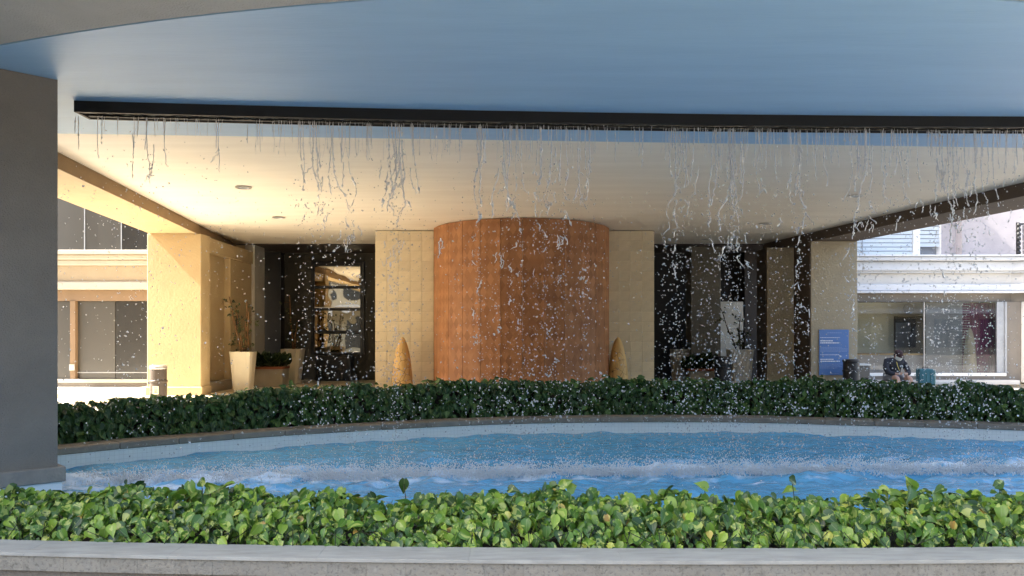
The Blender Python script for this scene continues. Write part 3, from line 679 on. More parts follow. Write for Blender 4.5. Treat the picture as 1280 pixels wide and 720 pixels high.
def leaf_mesh(name, kind, P, Nn, Tip, size, mat, parent=None, rnd=None, curl=.0):
    v, f, uv = leaf_template(kind); n = len(P); Rm = leaf_frames(P, Nn, Tip)
    V0 = np.repeat(v[None], n, 0); V0[..., 2] += rng.normal(0, .12, n)[:, None] * V0[..., 1] ** 2 + rng.normal(0, .10, n)[:, None] * V0[..., 0] * V0[..., 1]
    V0[..., 0] *= rng.uniform(.85, 1.12, n)[:, None]; V0[..., 1] -= .3
    V = np.einsum('nij,nkj->nki', Rm, V0 * size[:, None, None]) + P[:, None]
    F_ = (f[None] + (np.arange(n) * len(v))[:, None, None]).reshape(-1, 4)
    o = fast_mesh(name, V.reshape(-1, 3), F_, mat, parent)
    rnd = rng.random(n) if rnd is None else rnd
    a = o.data.attributes.new('rnd', 'FLOAT', 'POINT'); a.data.foreach_set('value', np.repeat(rnd, len(v)).astype(np.float32))
    ul = o.data.uv_layers.new(name='UVMap'); li = np.empty(len(o.data.loops), np.int32); o.data.loops.foreach_get('vertex_index', li)
    ul.data.foreach_set('uv', np.tile(uv, (n, 1))[li].astype(np.float32).ravel()); return o
def hn(x, s=1.0, seed=0):           # slow uneven height
    r3 = np.random.default_rng(seed); z = 0 * x
    for wl in (2.7, 1.4, .8, .45, .27): z = z + np.sin(x * 2 * PI / wl + r3.uniform(0, 6.28)) * wl ** .35 * .25
    return z * s
# front bed: pothos
bed = empty('pothos_bed', (0, 5.5, .2), 'dense bed of variegated yellow green heart shaped leaves behind the foreground wall', 'plants')
def front_surface(s, x, depth):
    """s 0..1 from the cap edge up over the mound to the pool side"""
    top = .435 + hn(x, .055, 3)
    yy = cap_y(x) + .27 + s * 1.02
    zz = np.where(s < .42, .25 + (top - .25) * np.sin(np.clip(s / .42, 0, 1) * PI / 2) ** .8, top - (np.clip(s - .8, 0, 1) / .2) ** 2 * .14)
    return yy, zz - depth
def front_leaves(n, dmax, smin, smax, xr=(-4.6, 5.6)):
    x = rng.uniform(*xr, n); s = rng.beta(1.0, 1.25, n); dep = rng.random(n) ** 1.6 * dmax; yy, zz = front_surface(s, x, dep)
    steep = np.clip(1 - s / .45, 0, 1)
    Nn = np.c_[rng.normal(0, .55, n), -.40 - .9 * steep + rng.normal(0, .5, n), .75 + rng.normal(0, .4, n)]
    a = rng.uniform(-1.5, 1.5, n); Tip = np.c_[np.sin(a), -np.cos(a) * .8, -.45 - .5 * steep + rng.normal(0, .25, n)]
    return np.c_[x, yy, zz], Nn, Tip, rng.uniform(smin, smax, n) * (1 - .15 * steep)
def tone(n): return np.clip(rng.beta(1.5, 1.9, n) + .3 * (rng.random(n) < .05), 0, 1)
P, Nn, Tip, sz = front_leaves(8800, .16, .038, .102)
o = leaf_mesh('leaves', 'heart', P - np.array([0, 5.5, .2]), Nn, Tip, sz, m_pothos, bed, tone(len(P)) * np.clip(1 - .0 * sz, 0, 1)); o['kind'] = 'stuff'
# the 300 largest leaves one by one, sharing a few meshes
var = []
for k in range(14):
    v, f, uv = leaf_template('heart'); z = np.zeros((1, 3)); q = np.array([[0, 0, 1.]]); tt = np.array([[0, 1., 0]])
    oo = leaf_mesh('leaf', 'heart', z, q, tt, np.array([1.0]), m_pothos, None, np.array([(k + .5) / 14 * .9])); var.append(oo.data); bpy.data.objects.remove(oo)
P, Nn, Tip, sz = front_leaves(300, .0, .085, .13, (-3.8, 3.9))
P[:, 2] += .012; P[:25, 2] += .05; Rm = leaf_frames(P, Nn, Tip)
for k in range(300):
    oo = bpy.data.objects.new('leaf', var[rng.integers(14)]); C.objects.link(oo); oo.parent = bed
    mt = Matrix([list(Rm[k][i] * sz[k]) + [P[k][i] - (0, 5.5, .2)[i]] for i in range(3)] + [[0, 0, 0, 1]]); oo.matrix_local = mt
# taller sprouts above the bed
st = MB(); sp_pts = [(252, 600), (262, 607), (705, 603), (712, 608), (505, 602), (880, 606), (990, 598), (1140, 604), (1248, 603)]
PP = []; 
for xp, yp in sp_pts:
    d_ = 5.75; x = px(xp, d_); z = pz(yp, d_) - .015; st.tube([(x + .02, d_, .36), (x + .015, d_ - .01, .42), (x, d_, z)], .003, 5)
    PP.append((x, d_, z))
o = st.build('stem', m_sprig, bed, smooth=True); o['kind'] = 'stuff'; at_loc(o, bed); n = len(PP)
o = leaf_mesh('leaves', 'heart', np.array(PP) - np.array([0, 5.5, .2]), np.c_[rng.normal(0, .6, n), -np.ones(n), rng.normal(.2, .3, n)], np.c_[rng.normal(0, .6, n), np.zeros(n), rng.normal(.5, .7, n)], np.full(n, .11), m_pothos, bed, tone(n)); o['kind'] = 'stuff'
# brown twigs and dark understory
st = MB()
for k in range(420):
    x = random.uniform(-4, 5); y = cap_y(x) + random.uniform(.30, .7); st.tube([(x, y, .2), (x + random.gauss(0, .04), y - random.uniform(0, .06), .27), (x + random.gauss(0, .08), y - random.uniform(-.02, .08), .36)], .0028, 4)
o = st.build('stems', m_sprig, bed, smooth=True); o['kind'] = 'stuff'; at_loc(o, bed)

# rear hedge
hg = empty('rear_hedge', (3, 13.9, .235), 'dark green leafy hedge running round the far side of the pool', 'hedge')
S_ = np.r_[0, np.cumsum(np.hypot(*np.diff(FAR, axis=0).T))]
def hedge_top(X):
    return np.interp(X, [-7, -6, -5.2, -4, -2.6, 0, 3, 5.5, 7.2, 8.2, 8.9, 10], [.56, .60, .70, .76, .80, .825, .82, .845, .82, .68, .62, .70])
T_ = np.gradient(FAR, axis=0); T_ /= np.linalg.norm(T_, axis=1)[:, None]; NN_ = np.c_[-T_[:, 1], T_[:, 0]]
def hedge_pts(n, dmax):
    u = rng.uniform(30, len(FAR) - 30, n); i = u.astype(int); fr = (u - i)[:, None]
    base = FAR[i] * (1 - fr) + FAR[i + 1] * fr; nn = NN_[i]
    s = rng.random(n); dep = rng.random(n) ** 1.5 * dmax
    top = hedge_top(base[:, 0]) + hn(u * .12, .065, 8)
    face = s < .55
    off = np.where(face, .40 + .12 * (s / .55) + dep, .5 + (s - .55) / .45 * .85); z = np.where(face, .26 + (top - .26) * s / .55, top - .05 * rng.random(n) - dep)
    cw = base + nn * off[:, None]
    Nn = np.c_[-nn * np.where(face, 1.0, .35)[:, None], np.where(face, .55, 1.0)] + rng.normal(0, .4, (n, 3))
    Tip = np.c_[-nn * .35, np.full(n, -.9)] + rng.normal(0, .45, (n, 3))
    return np.c_[cw, z], Nn, Tip
P, Nn, Tip = hedge_pts(15000, .22)
o = leaf_mesh('leaves', 'oval', P - np.array([3, 13.9, .235]), Nn, Tip, rng.uniform(.06, .14, len(P)), m_hedge, hg, rng.beta(1.5, 2.6, len(P))); o['kind'] = 'stuff'
n = 300; P, Nn, Tip = hedge_pts(n, 0); k_ = rng.random(n) < 1
P[:, 2] += rng.uniform(.0, .05, n)
o = leaf_mesh('sprigs', 'oval', P - np.array([3, 13.9, .235]), Nn, Tip * np.array([1, 1, -.6]), rng.uniform(.10, .15, n), m_hedge, hg, rng.beta(3, 2, n)); o['kind'] = 'stuff'
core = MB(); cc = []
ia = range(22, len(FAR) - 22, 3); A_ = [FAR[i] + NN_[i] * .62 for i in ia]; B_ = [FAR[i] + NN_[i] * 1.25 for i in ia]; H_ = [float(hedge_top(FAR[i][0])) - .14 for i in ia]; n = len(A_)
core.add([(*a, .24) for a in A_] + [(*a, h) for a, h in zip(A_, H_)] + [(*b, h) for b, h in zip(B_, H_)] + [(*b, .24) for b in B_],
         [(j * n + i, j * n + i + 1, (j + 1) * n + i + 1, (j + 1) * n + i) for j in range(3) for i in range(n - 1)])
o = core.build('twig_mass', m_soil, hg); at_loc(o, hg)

# ------------------------------------------------------------------ grey pier at left
th = math.atan2(-1.8, -2.07)                 # the visible face runs this way from its right corner
pr = empty('canopy_pier', (-4.43, 7.8, 0), 'big plain grey plastered pier standing in the left end of the pool', 'pier')
u = Vector((-.72, -.69, 0)).normalized(); w = Vector((-u.y, u.x, 0)); w = w if w.y > 0 else -w
def pier_poly(m, a=0.0, Lq=3.2, dd=1.2):
    c = [(-m, -m), (Lq, -m), (Lq, dd), (-m, dd)]
    return [tuple((u * p + w * q)[:2]) for p, q in c]
def PR(m, z0, z1, name, mat, bev=0):
    p = pier_poly(m); 
    ar = sum(p[i][0] * p[(i + 1) % 4][1] - p[(i + 1) % 4][0] * p[i][1] for i in range(4))
    p = p if ar > 0 else p[::-1]
    return MB().prism(p, z0, z1).build(name, mat, pr, bevel=bev)
PR(0, .33, ZK - .004, 'shaft', m_pier)
def base_stones():
    Lq = 3.2; k = 0; s = -.06
    while s < Lq:
        e = min(s + .62, Lq)
        p = [tuple((u * a + w * b)[:2]) for a, b in ((s + .002, -.06), (e - .002, -.06), (e - .002, .3), (s + .002, .3))]
        ar = sum(p[i][0] * p[(i + 1) % 4][1] - p[(i + 1) % 4][0] * p[i][1] for i in range(4))
        MB().prism(p if ar > 0 else p[::-1], .185, .33).build('base_stone', m_coping, pr, bevel=.008); s = e
base_stones()
p = [tuple((u * a + w * b)[:2]) for a, b in ((-.06, .302), (3.2, .302), (3.2, 1.2), (-.06, 1.2))]
ar = sum(p[i][0] * p[(i + 1) % 4][1] - p[(i + 1) % 4][0] * p[i][1] for i in range(4))
MB().prism(p if ar > 0 else p[::-1], .185, .328).build('base_stone', m_coping, pr)
PR(.03, -.5, .184, 'tiled_foot', m_mos_w)

# ------------------------------------------------------------------ platform, paving
ZP = .28
struct(B(-9.6, 9.4, 17.45, 24.2, 0, ZP).build('terrace_floor', m_floor, bevel=.01))
struct(B(-15, -9.61, 20.4, 22.3, 0, .13).build('left_pavement', m_pave, bevel=.008))
struct(B(9.41, 16, 21.4, 23.3, 0, .13).build('right_pavement', m_pave, bevel=.008))

# ------------------------------------------------------------------ stone wall, drum
sw = empty('stone_wall', (0, 18.9, ZP), 'wide cream stone tiled wall behind the round orange pillar', 'wall')
def SWb(mb, n, m, **k): o = mb.build(n, m, sw, **k); at_loc(o, sw); return o
SWb(B(-3.22, 3.35, 18.92, 19.6, ZP, ZK - .013), 'wall_body', m_grout)
zt0, zt1 = ZP + .002, ZK - .014
for x0, x1, nc in ((-3.23, -1.85, 5), (2.25, 3.36, 4)):
    nr = 16; cw, ch = (x1 - x0) / nc, (zt1 - zt0) / nr; meshes = [B(0, cw - .004, 0, .02, 0, ch - .004) for _ in range(1)]
    me = None
    for i in range(nc):
        for j in range(nr):
            if me is None:
                oo = meshes[0].build('tile', m_tile, bevel=.002); me = oo.data
            else: oo = bpy.data.objects.new('tile', me); C.objects.link(oo)
            oo.parent = sw; oo.location = (x0 + i * cw, 18.898 + random.uniform(-.002, .002) - 18.9, zt0 + j * ch - ZP)
dr = empty('round_pillar', (.22, 18.9, ZP), 'great rust orange faceted round pillar in the middle of the terrace', 'pillar')
NF = 14; RD = 2.07
for k in range(NF):
    a0 = PI + k * PI / NF; a1 = PI + (k + 1) * PI / NF; g = .0022
    a0 += g; a1 -= g
    p = [(RD * math.cos(a0), RD * math.sin(a0)), (RD * math.cos(a1), RD * math.sin(a1)), ((RD - .08) * math.cos(a1), (RD - .08) * math.sin(a1)), ((RD - .08) * math.cos(a0), (RD - .08) * math.sin(a0))]
    o = MB().prism(p, 0, ZK - .014 - ZP).build('facet_panel', m_drum, dr)
    uvl = o.data.uv_layers.new(name='UVMap')
    for l in o.data.loops:
        v = o.data.vertices[l.vertex_index].co; uvl.data[l.index].uv = (math.atan2(v.y, v.x) * RD, v.z)
p = [((RD - .085) * math.cos(PI + k * PI / 28), (RD - .085) * math.sin(PI + k * PI / 28)) for k in range(29)]
MB().prism(p, 0, ZK - .02 - ZP).build('pillar_core', m_grout, dr)

# ------------------------------------------------------------------ tapered stone cones
def cone(x, y, z, label, h=1.29, r=.245, grp='tapered yellow stone sculptures', mat=None):
    prof = [(r * .97, 0), (r, .02)] + [(r * math.sqrt(max(0, 1 - (t ** 2.05))) * (1 - .10 * t) if t < 1 else .001, .02 + t * (h - .02)) for t in np.linspace(.05, .97, 16)] + [(.02, h)]
    o = MB().lathe(prof, 28).build('stone_cone', mat or m_cone, smooth=True, loc=(x, y, z)); return tag(o, label, 'sculpture', grp)
cone(px(503, 18.3), 18.3, ZP, 'crackled yellow stone cone left of the round orange pillar')
cone(px(772.5, 18.45), 18.45, ZP, 'crackled yellow stone cone half hidden right of the round orange pillar')

# ------------------------------------------------------------------ ochre pier, left flank
op = empty('ochre_pier', (-7.5, 17.8, ZP), 'ochre stucco pier under the left beam beside the tall cream pot', 'pier')
def OP(mb, n, m, **k): o = mb.build(n, m, op, **k); at_loc(o, op); return o
OP(B(-8.12, -6.92, 17.8, 18.33, ZP, ZB - .002), 'pier_shaft', m_ochre, bevel=.012)
OP(B(-8.15, -6.89, 17.77, 18.35, ZP, .47), 'plinth', m_ochre, bevel=.012)
OP(B(-8.1, -7.22, 18.34, 21.69, ZP, ZB - .002), 'niche_back', m_ochre)
OP(B(-7.22, -7.02, 18.34, 21.69, 3.55, ZB - .002), 'niche_head', m_ochre)
OP(B(-7.22, -7.0, 18.34, 20.05, ZP, .52), 'niche_sill', m_trim_l, bevel=.012)
OP(B(-7.22, -7.06, 20.05, 21.69, ZP, 3.55), 'flank_wall', m_ochre, bevel=.01)
ic = empty('wall_intercom', (-7.055, 20.5, 2.0), 'small dark intercom on the ochre flank wall above the cream pot', 'intercom')
B(-.0, .035, -.07, .07, -.13, .13).build('case', m_black, ic, bevel=.006)
B(.036, .042, -.045, .045, .03, .09).build('screen', m_tint2, ic)
MB().lathe([(.018, 0), (.018, .012)], 12).build('button', m_steel, ic).matrix_local = Matrix.Translation((.036, 0, -.05)) @ Matrix.Rotation(PI / 2, 4, 'Y')

# right pier and pillar
rp = empty('taupe_pier', (7.7, 19.2, ZP), 'taupe stucco pier carrying the blue notice under the right beam', 'pier')
def RP(mb, n, m, **k): o = mb.build(n, m, rp, **k); at_loc(o, rp); return o
RP(B(7.175, 8.29, 19.2, 20.3, ZP, ZB - .002), 'pier_shaft', m_taupe, bevel=.01)
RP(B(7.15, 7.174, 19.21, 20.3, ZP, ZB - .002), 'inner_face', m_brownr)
RP(B(7.16, 8.31, 19.17, 20.3, ZP, .48), 'plinth', m_taupe, bevel=.01)
rq = empty('taupe_pillar', (6.9, 20.7, ZP), 'plain taupe pillar set back left of the pier with the blue notice', 'pillar')
o = B(6.57, 7.27, 20.6, 21.4, ZP, ZB - .002).build('shaft', m_taupe, rq, bevel=.01); at_loc(o, rq)
o = B(6.545, 6.568, 20.61, 21.4, ZP, ZB - .002).build('inner_face', m_brownr, rq); at_loc(o, rq)
# ------------------------------------------------------------------ lobby building behind
lb = empty('lobby_building', (0, 24, 0), 'dark recessed lobby front behind the terrace at the back of the canopy', 'building')
def LB(mb, n, m, parent=None, **k): o = mb.build(n, m, parent or lb, **k); at_loc(o, lb) if parent is None else None; return o
LB(B(-9.0, px(388, 24), 24, 24.3, 0, 4.3), 'lobby_wall', m_olive)
LB(B(px(388, 24), -2.5, 24.001, 24.3, 0, 4.3), 'lobby_wall', m_olive)
LB(B(-2.5, px(905, 24), 24, 24.3, 0, 4.3), 'lobby_wall', m_dark)
LB(B(px(905, 24), 8.4, 24.001, 24.3, 0, 4.3), 'lobby_wall', m_brownd)
LB(B(-8.3, 8.4, 21.71, 23.99, ZK - .02, ZK + .3), 'lobby_ceiling', m_brownd)
LB(B(px(331, 23.6), px(351, 23.6), 23.6, 23.98, ZP, ZK - .021), 'doorway_panel', m_dark)
LB(B(-7.25, -6.99, 21.72, 22.6, ZP, ZK - .021), 'pale_pilaster', m_pale, bevel=.008)
LB(B(-7.9, -7.251, 21.9, 22.6, ZP, ZK - .021), 'side_return', m_ochre)
LB(B(px(864, 22.2), px(901, 22.2), 22.2, 22.9, ZP, ZK - .021), 'grey_pilaster', m_taupe_d, bevel=.008)
LB(B(px(931, 23.5), px(957, 23.5) + .5, 23.5, 23.98, ZP, ZK - .021), 'side_return', m_brownd)
LB(B(-8.3, 8.0, 21.75, 40, 4.82, 11), 'upper_storeys', m_pale)
LB(B(-8.25, 8.4, 24.31, 40, 0, 4.8), 'rear_mass', m_pale)
# mirrored window
wn = LB(MB().box(px(389, 23.9), px(393, 23.9), 23.88, 23.99, 1.05, 3.83).box(px(450.5, 23.9), px(455, 23.9), 23.88, 23.99, 1.05, 3.83)
        .box(px(393, 23.9), px(450.5, 23.9), 23.88, 23.99, pz(332, 23.9), 3.83).box(px(393, 23.9), px(450.5, 23.9), 23.88, 23.99, 1.05, pz(441, 23.9)), 'window_frame', m_blackm)
for a, b in ((332, 358), (360, 385), (387.5, 414), (416.5, 441)):
    z0, z1 = pz(b, 23.9) - 0, pz(a, 23.9) - 0
    o = B(px(393.5, 23.9), px(450, 23.9), 23.93, 23.96, z0 + .02, z1 - .02).build('pane', m_mirror, wn)
    o2 = B(px(393, 23.9), px(450.5, 23.9), 23.90, 23.99, z0 - .035, z0 + .018).build('glazing_bar', m_blackm, wn)
o = B(px(393.5, 23.9), px(450, 23.9), 23.895, 23.93, pz(385, 23.9) - .0, pz(385, 23.9) + .03).build('bright_bar', m_steel, wn)
LB(B(px(396, 23.7), px(440, 23.7), 23.5, 23.98, ZP, 1.03), 'dark_console', m_blackm, bevel=.02)
o = B(px(891, 22.8), px(929, 22.8), 22.8, 22.86, ZP, pz(377, 22.8)).build('display_board', m_pallet, bevel=.01)
tag(o, 'tall pale board standing behind the potted sapling in the right recess', 'board')

# ------------------------------------------------------------------ potted plants
def pot_mesh(h, rt, rb, sq=.9):
    # square tapering pot with rounded corners
    def ring(r, z, n=24):
        out = []
        for k in range(n):
            a = 2 * PI * k / n; c, s = math.cos(a), math.sin(a); q = (abs(c) ** 5 + abs(s) ** 5) ** (-1 / 5); out.append((r * c * q, r * s * q, z))
        return out
    P_ = [ring(rb * .97, 0), ring(rb, .015), ring(rt * .55 + rb * .45, h * .55), ring(rt, h - .03), ring(rt * 1.02, h), ring(rt * .9, h), ring(rt * .86, h - .06)]
    vs = [v for r in P_ for v in r]; n = 24
    fs = [(j * n + k, j * n + (k + 1) % n, (j + 1) * n + (k + 1) % n, (j + 1) * n + k) for j in range(len(P_) - 1) for k in range(n)] + [tuple(range(n))[::-1], tuple((len(P_) - 1) * n + k for k in range(n))]
    return MB().add(vs, fs)
def potted(xp, d, label, mat, canes, cmat, w=.275, wb=.20, h=.95, leafy=40, name='potted_plant', seed=1):
    t = empty(name, (px(xp, d), d, ZP), label, 'potted plant', 'tall tapering pots with canes on the terrace')
    pot_mesh(h, w, wb).build('pot', mat, t, smooth=False); MB().lathe([(w * .85, h - .05), (w * .8, h - .045)], 16).build('soil', m_soil, t)
    random.seed(seed); P_ = []
    for x0, x1, top in canes:
        pts = [Vector((x0 + (x1 - x0) * q + .012 * math.sin(q * 9), .02 * math.sin(q * 5), h - .05 + (top - h + .05) * q)) for q in np.linspace(0, 1, 9)]
        MB().tube(pts, [.022 - .010 * q for q in np.linspace(0, 1, 9)], 7).build('cane', cmat, t, smooth=True)
        tw = MB()
        for j in range(int(leafy / len(canes))):
            q = random.uniform(.15, 1); b = pts[int(q * 8)]; e = b + Vector((random.gauss(0, .11), random.gauss(0, .11), random.uniform(-.06, .1)))
            tw.tube([b, (b + e) / 2 + Vector((0, 0, .015)), e], .003, 4); P_ += [e + Vector((random.gauss(0, .03), random.gauss(0, .03), random.gauss(0, .03))) for _ in range(3)]
        o = tw.build('twigs', cmat, t); o['kind'] = 'stuff'
    n = len(P_); P_ = np.array([tuple(p) for p in P_])
    o = leaf_mesh('leaves', 'oval', P_, rng.normal(0, 1, (n, 3)) + np.array([0, -.6, .4]), rng.normal(0, 1, (n, 3)) + np.array([0, 0, -.6]), rng.uniform(.05, .095, n), m_sprig, t); o['kind'] = 'stuff'
    return t
potted(304, 18.9, 'cream tapering pot with brown canes against the ochre pier', m_pot, [(-.05, -.33, 2.25), (.0, -.18, 1.98), (.03, .09, 2.12), (.1, .12, 1.9)], m_cane, leafy=52, seed=3)
potted(366, 22.3, 'dim cream pot with one thin cane in front of the mirrored window', m_pot, [(0, -.1, 2.45), (.03, .12, 1.7)], m_cane, w=.30, leafy=22, h=.96, seed=5)
potted(925, 21.0, 'grey pot with a leaning dark sapling before the pale board', m_potd, [(-.08, -.52, 2.05), (.0, -.02, 1.95), (.05, .09, 1.5)], m_caned, w=.32, wb=.24, leafy=46, h=.97, seed=8)
potted(850, 22.6, 'dim grey pot in the black opening right of the stone wall', m_potd, [(0, -.04, 1.5)], m_caned, w=.26, leafy=10, h=.95, seed=9)
def planter(x0p, x1p, d, label, mb, ztop, seed):
    t = empty('planter_box', (px((x0p + x1p) / 2, d), d, ZP), label, 'planter'); w = (px(x1p, d) - px(x0p, d)) / 2
    B(-w, w, -.3, .3, 0, ztop - ZP - .06).build('box', mb, t, bevel=.01)
    MB().box(-w - .02, w + .02, -.32, -.26, ztop - ZP - .06, ztop - ZP).box(-w - .02, w + .02, .26, .32, ztop - ZP - .06, ztop - ZP).box(-w - .02, -w + .04, -.26, .26, ztop - ZP - .06, ztop - ZP).box(w - .04, w + .02, -.26, .26, ztop - ZP - .06, ztop - ZP).build('rim', m_terra, t)
    B(-w + .04, w - .04, -.26, .26, ztop - ZP - .08, ztop - ZP - .03).build('soil', m_soil, t)
    n = 240; r = rng.uniform(0, 1, (n, 2)); base = np.c_[rng.uniform(-w * .9, w * .9, n), rng.uniform(-.25, .2, n), np.full(n, ztop - ZP - .03)]
    dirv = np.c_[rng.normal(0, .6, n), rng.normal(-.1, .5, n), np.abs(rng.normal(1, .3, n))]
    o = leaf_mesh('spiky_leaves', 'oval', base + dirv * .12, np.cross(dirv, np.array([1., .3, 0])), dirv, rng.uniform(.18, .42, n), m_spiky, t); o['kind'] = 'stuff'
planter(317, 357, 21.1, 'stone planter with terracotta rim and dark spiky leaves between two cream pots', m_box, .80, 1)
planter(859, 892, 21.8, 'grey stone planter with dark spiky leaves left of the black bin', m_box, .72, 2)

# ------------------------------------------------------------------ bins
def round_bin(x, y, z, label, r, h, plaque=False, mat=None, lid=None):
    t = empty('litter_bin', (x, y, z), label, 'bin', 'litter bins on the terrace')
    MB().lathe([(r * .95, 0), (r, .02), (r, h * .62), (r * 1.0, h * .63)], 28).build('body', mat, t, smooth=False)
    MB().lathe([(r * 1.06, h * .63), (r * 1.08, h * .64), (r * 1.08, h * .67), (r * 1.04, h * .68)], 28).build('band', mat, t)
    MB().lathe([(r * .98, h * .685), (r * .98, h * .90), (r * .94, h * .92)], 28).build('hood', mat, t)
    MB().lathe([(r * 1.03, h * .92), (r * 1.05, h * .93), (r * 1.05, h * .975), (r * .9, h)], 28).build('lid', lid or mat, t)
    if plaque:
        pq = B(-.062, .062, -.004, .004, -.085, .085).build('notice', m_paper, t); pq.location = (.02, -r - .006, h * .47)
        mk = MB(); 
        for k in range(4): mk.box(-.04, .04, -.009, -.0045, .055 - k * .035, .063 - k * .035)
        mk.lathe([(.02, 0), (.02, .003)], 10, (0, -.008, -.03)); o = mk.build('notice_print', m_print, pq)
    return t
round_bin(px(198, 16.9), 16.9, .004, 'brown round litter bin with steel lid and pale notice before the ochre pier', .172, .98, True, m_binm, m_steel)
round_bin(px(1064, 18.6), 18.6, ZP, 'black round bin before the blue notice', .185, .78, False, m_black)
round_bin(px(903.5, 20.4), 20.4, ZP, 'black round bin left of the leaning sapling in its grey pot', .21, .80, False, m_black)

# ------------------------------------------------------------------ blue notice
sg = empty('notice_board', (px(1044, 19.1), 19.17, pz(440.5, 19.15)), 'blue printed notice with white lines of text on the right pier', 'sign')
w, h = .355, .545
B(-w, w, 0, .025, -h, h).build('board', m_sign, sg, bevel=.004)
def tx(ypx): return pz(ypx, 19.15) - pz(440.5, 19.15)
def line(x0, x1, y, t, name, mat, seed):
    random.seed(seed); mb = MB(); X = x0
    while X < x1:
        l = random.uniform(.02, .06); e = min(X + l, x1); mb.box(px(1e3, 0) + X, e, -.004, -.0008, tx(y) - t / 2, tx(y) + t / 2); X = e + .008
    o = mb.build(name, mat, sg); o['kind'] = 'stuff'
for i, (a, b, y, t, mt) in enumerate([(-.17, .16, 416, .016, m_signp), (-.33, .14, 422, .012, m_signt), (-.33, -.03, 426, .026, m_signt), (-.33, .12, 428.6, .026, m_signt), (-.33, .18, 434.3, .014, m_signp), (-.33, .33, 436, .014, m_signp), (-.33, .33, 437.6, .014, m_signp), (-.33, .30, 439.2, .014, m_signp),
                                  (-.33, .12, 443.5, .012, m_signt), (-.33, -.01, 449.2, .026, m_signt), (-.33, .14, 451.6, .026, m_signt), (-.33, .2, 455, .014, m_signp), (-.33, .15, 456.6, .014, m_signp), (-.33, .18, 458.4, .014, m_signp), (-.33, .08, 460, .014, m_signp), (-.08, .12, 467, .016, m_signp)]):
    line(a, b, y, t, 'print_line', mt, i)

# ------------------------------------------------------------------ left building
lf = empty('left_building', (-11, 22, 0), 'cream building with tinted windows behind the ochre pier at left', 'building')
D = 22.0
def LF(mb, n, m, parent=None, **k):
    o = mb.build(n, m, parent or lf, **k)
    if parent is None: at_loc(o, lf)
    return o
xa, xb = -15, -8.5
def zl(y): return pz(y, D)
LF(B(xa, xb, D + .5, D + 9, zl(314) + .001, 9), 'upper_wall', m_hdr_l)
LF(B(xa, xb, D + .35, D + 9, zl(362), zl(314)), 'floor_band', m_trim_l)
LF(B(xa, xb, D - .35, D + .349, zl(319), zl(314)), 'cornice_ledge', m_trim_wl, bevel=.01)
LF(B(xa, xb, D - .22, D + .349, zl(325), zl(319.2)), 'cornice_moulding', m_trim_wl, bevel=.02)
LF(B(xa, xb, D - .10, D + .349, zl(332), zl(325.2)), 'cornice_moulding', m_trim_wl, bevel=.02)
LF(B(xa, xb, D - .02, D + .349, zl(352), zl(332.2)), 'frieze', m_trim_l)
LF(B(xa, xb, D - .12, D + .349, zl(362), zl(352.2)), 'lower_moulding', m_trim_wl, bevel=.03)
LF(B(xa, xb, D + .05, D + .6, zl(376), zl(362.2)), 'header', m_hdr_l)
LF(B(xa, xb, D + .9, D + 9, 0, zl(362.2)), 'interior', m_olive)
LF(B(xa, xb, D - .05, D + .6, zl(478.5), zl(474)), 'window_sill', m_trim_wl, bevel=.01)
LF(B(xa, xb, D + .0, D + .6, zl(483.5), zl(478.7)), 'sill_base', m_hdr_r)
LF(B(xa, xb, D - .35, D + .6, zl(487.5), zl(483.7)), 'step_edge', m_trim_b, bevel=.01)
LF(B(xa, xb, D - .2, D + .6, 0, zl(487.7)), 'base_course', m_trim_l)
wl = LF(B(px(87, D), px(93.5, D), D + .02, D + .3, zl(473.8), zl(376.2)), 'window_frame', m_hdr_l)
for a, b, mt in ((20, 86.8, m_tint), (93.7, 140.5, m_tint), (141.3, 190, m_tint2)):
    B(px(a, D), px(b, D), D + .15, D + .18, zl(473.9), zl(376.3)).build('pane', mt, wl)
LF(B(px(87, D), px(93.5, D), D - .02, D + .018, zl(463), zl(455.5)), 'frame_bracket', m_steel)
LF(B(px(93.7, D), px(190, D), D + .12, D + .149, zl(466.5), zl(465.3)), 'interior_rail', m_greyfr)
wu = LF(B(px(20, D), px(200, D), D + .25, D + .49, zl(314) + .002, zl(311)), 'upper_sill', m_greyfr)
for a, b, mt in ((20, 98.4, m_tint), (99.2, 144.8, m_tint), (145.8, 195, m_tint2)):
    B(px(a, D), px(b, D), D + .3, D + .33, zl(310.8), zl(225)).build('pane', mt, wu)
for a in (98.8, 145.3): B(px(a, D) - .012, px(a, D) + .012, D + .28, D + .35, zl(310.8), zl(225)).build('mullion', m_greyfr, wu)

# ------------------------------------------------------------------ right building
rf = empty('right_building', (11, 23, 0), 'pale grey building with white cornice and shop window behind the seated person', 'building')
D = 23.0
def RF(mb, n, m, parent=None, **k):
    o = mb.build(n, m, parent or rf, **k)
    if parent is None: at_loc(o, rf)
    return o
def zr(y): return pz(y, D)
xa, xb, xc = 8.45, 14.35, 16.6          # straight run to xb, then the bay turns toward the camera
def bay(y_off, z0, z1, name, mat, back=.7, bev=0):
    """a horizontal course following the facade and its corner"""
    f = [(xa, D - y_off), (xb - y_off * .4, D - y_off), (xc, D - 1.5 - y_off)]
    p = f + [(xc, D + back), (xa, D + back)]
    return RF(MB().prism(p, z0, z1), name, mat, bevel=bev)
bay(.42, zr(322), zr(320), 'cornice_ledge', m_trim_w)
bay(.36, zr(327), zr(322.2), 'cornice_ledge', m_trim_w, bev=.02)
bay(.20, zr(339), zr(327.2), 'cornice_moulding', m_trim_w, bev=.03)
bay(.10, zr(341.5), zr(339.2), 'cornice_moulding', m_trim_w)
bay(.0, zr(355), zr(341.7), 'frieze', m_trim_b)
bay(.08, zr(364), zr(355.2), 'lower_moulding', m_trim_w, bev=.02)
bay(.14, zr(366.3), zr(364.2), 'lower_moulding', m_trim_w)
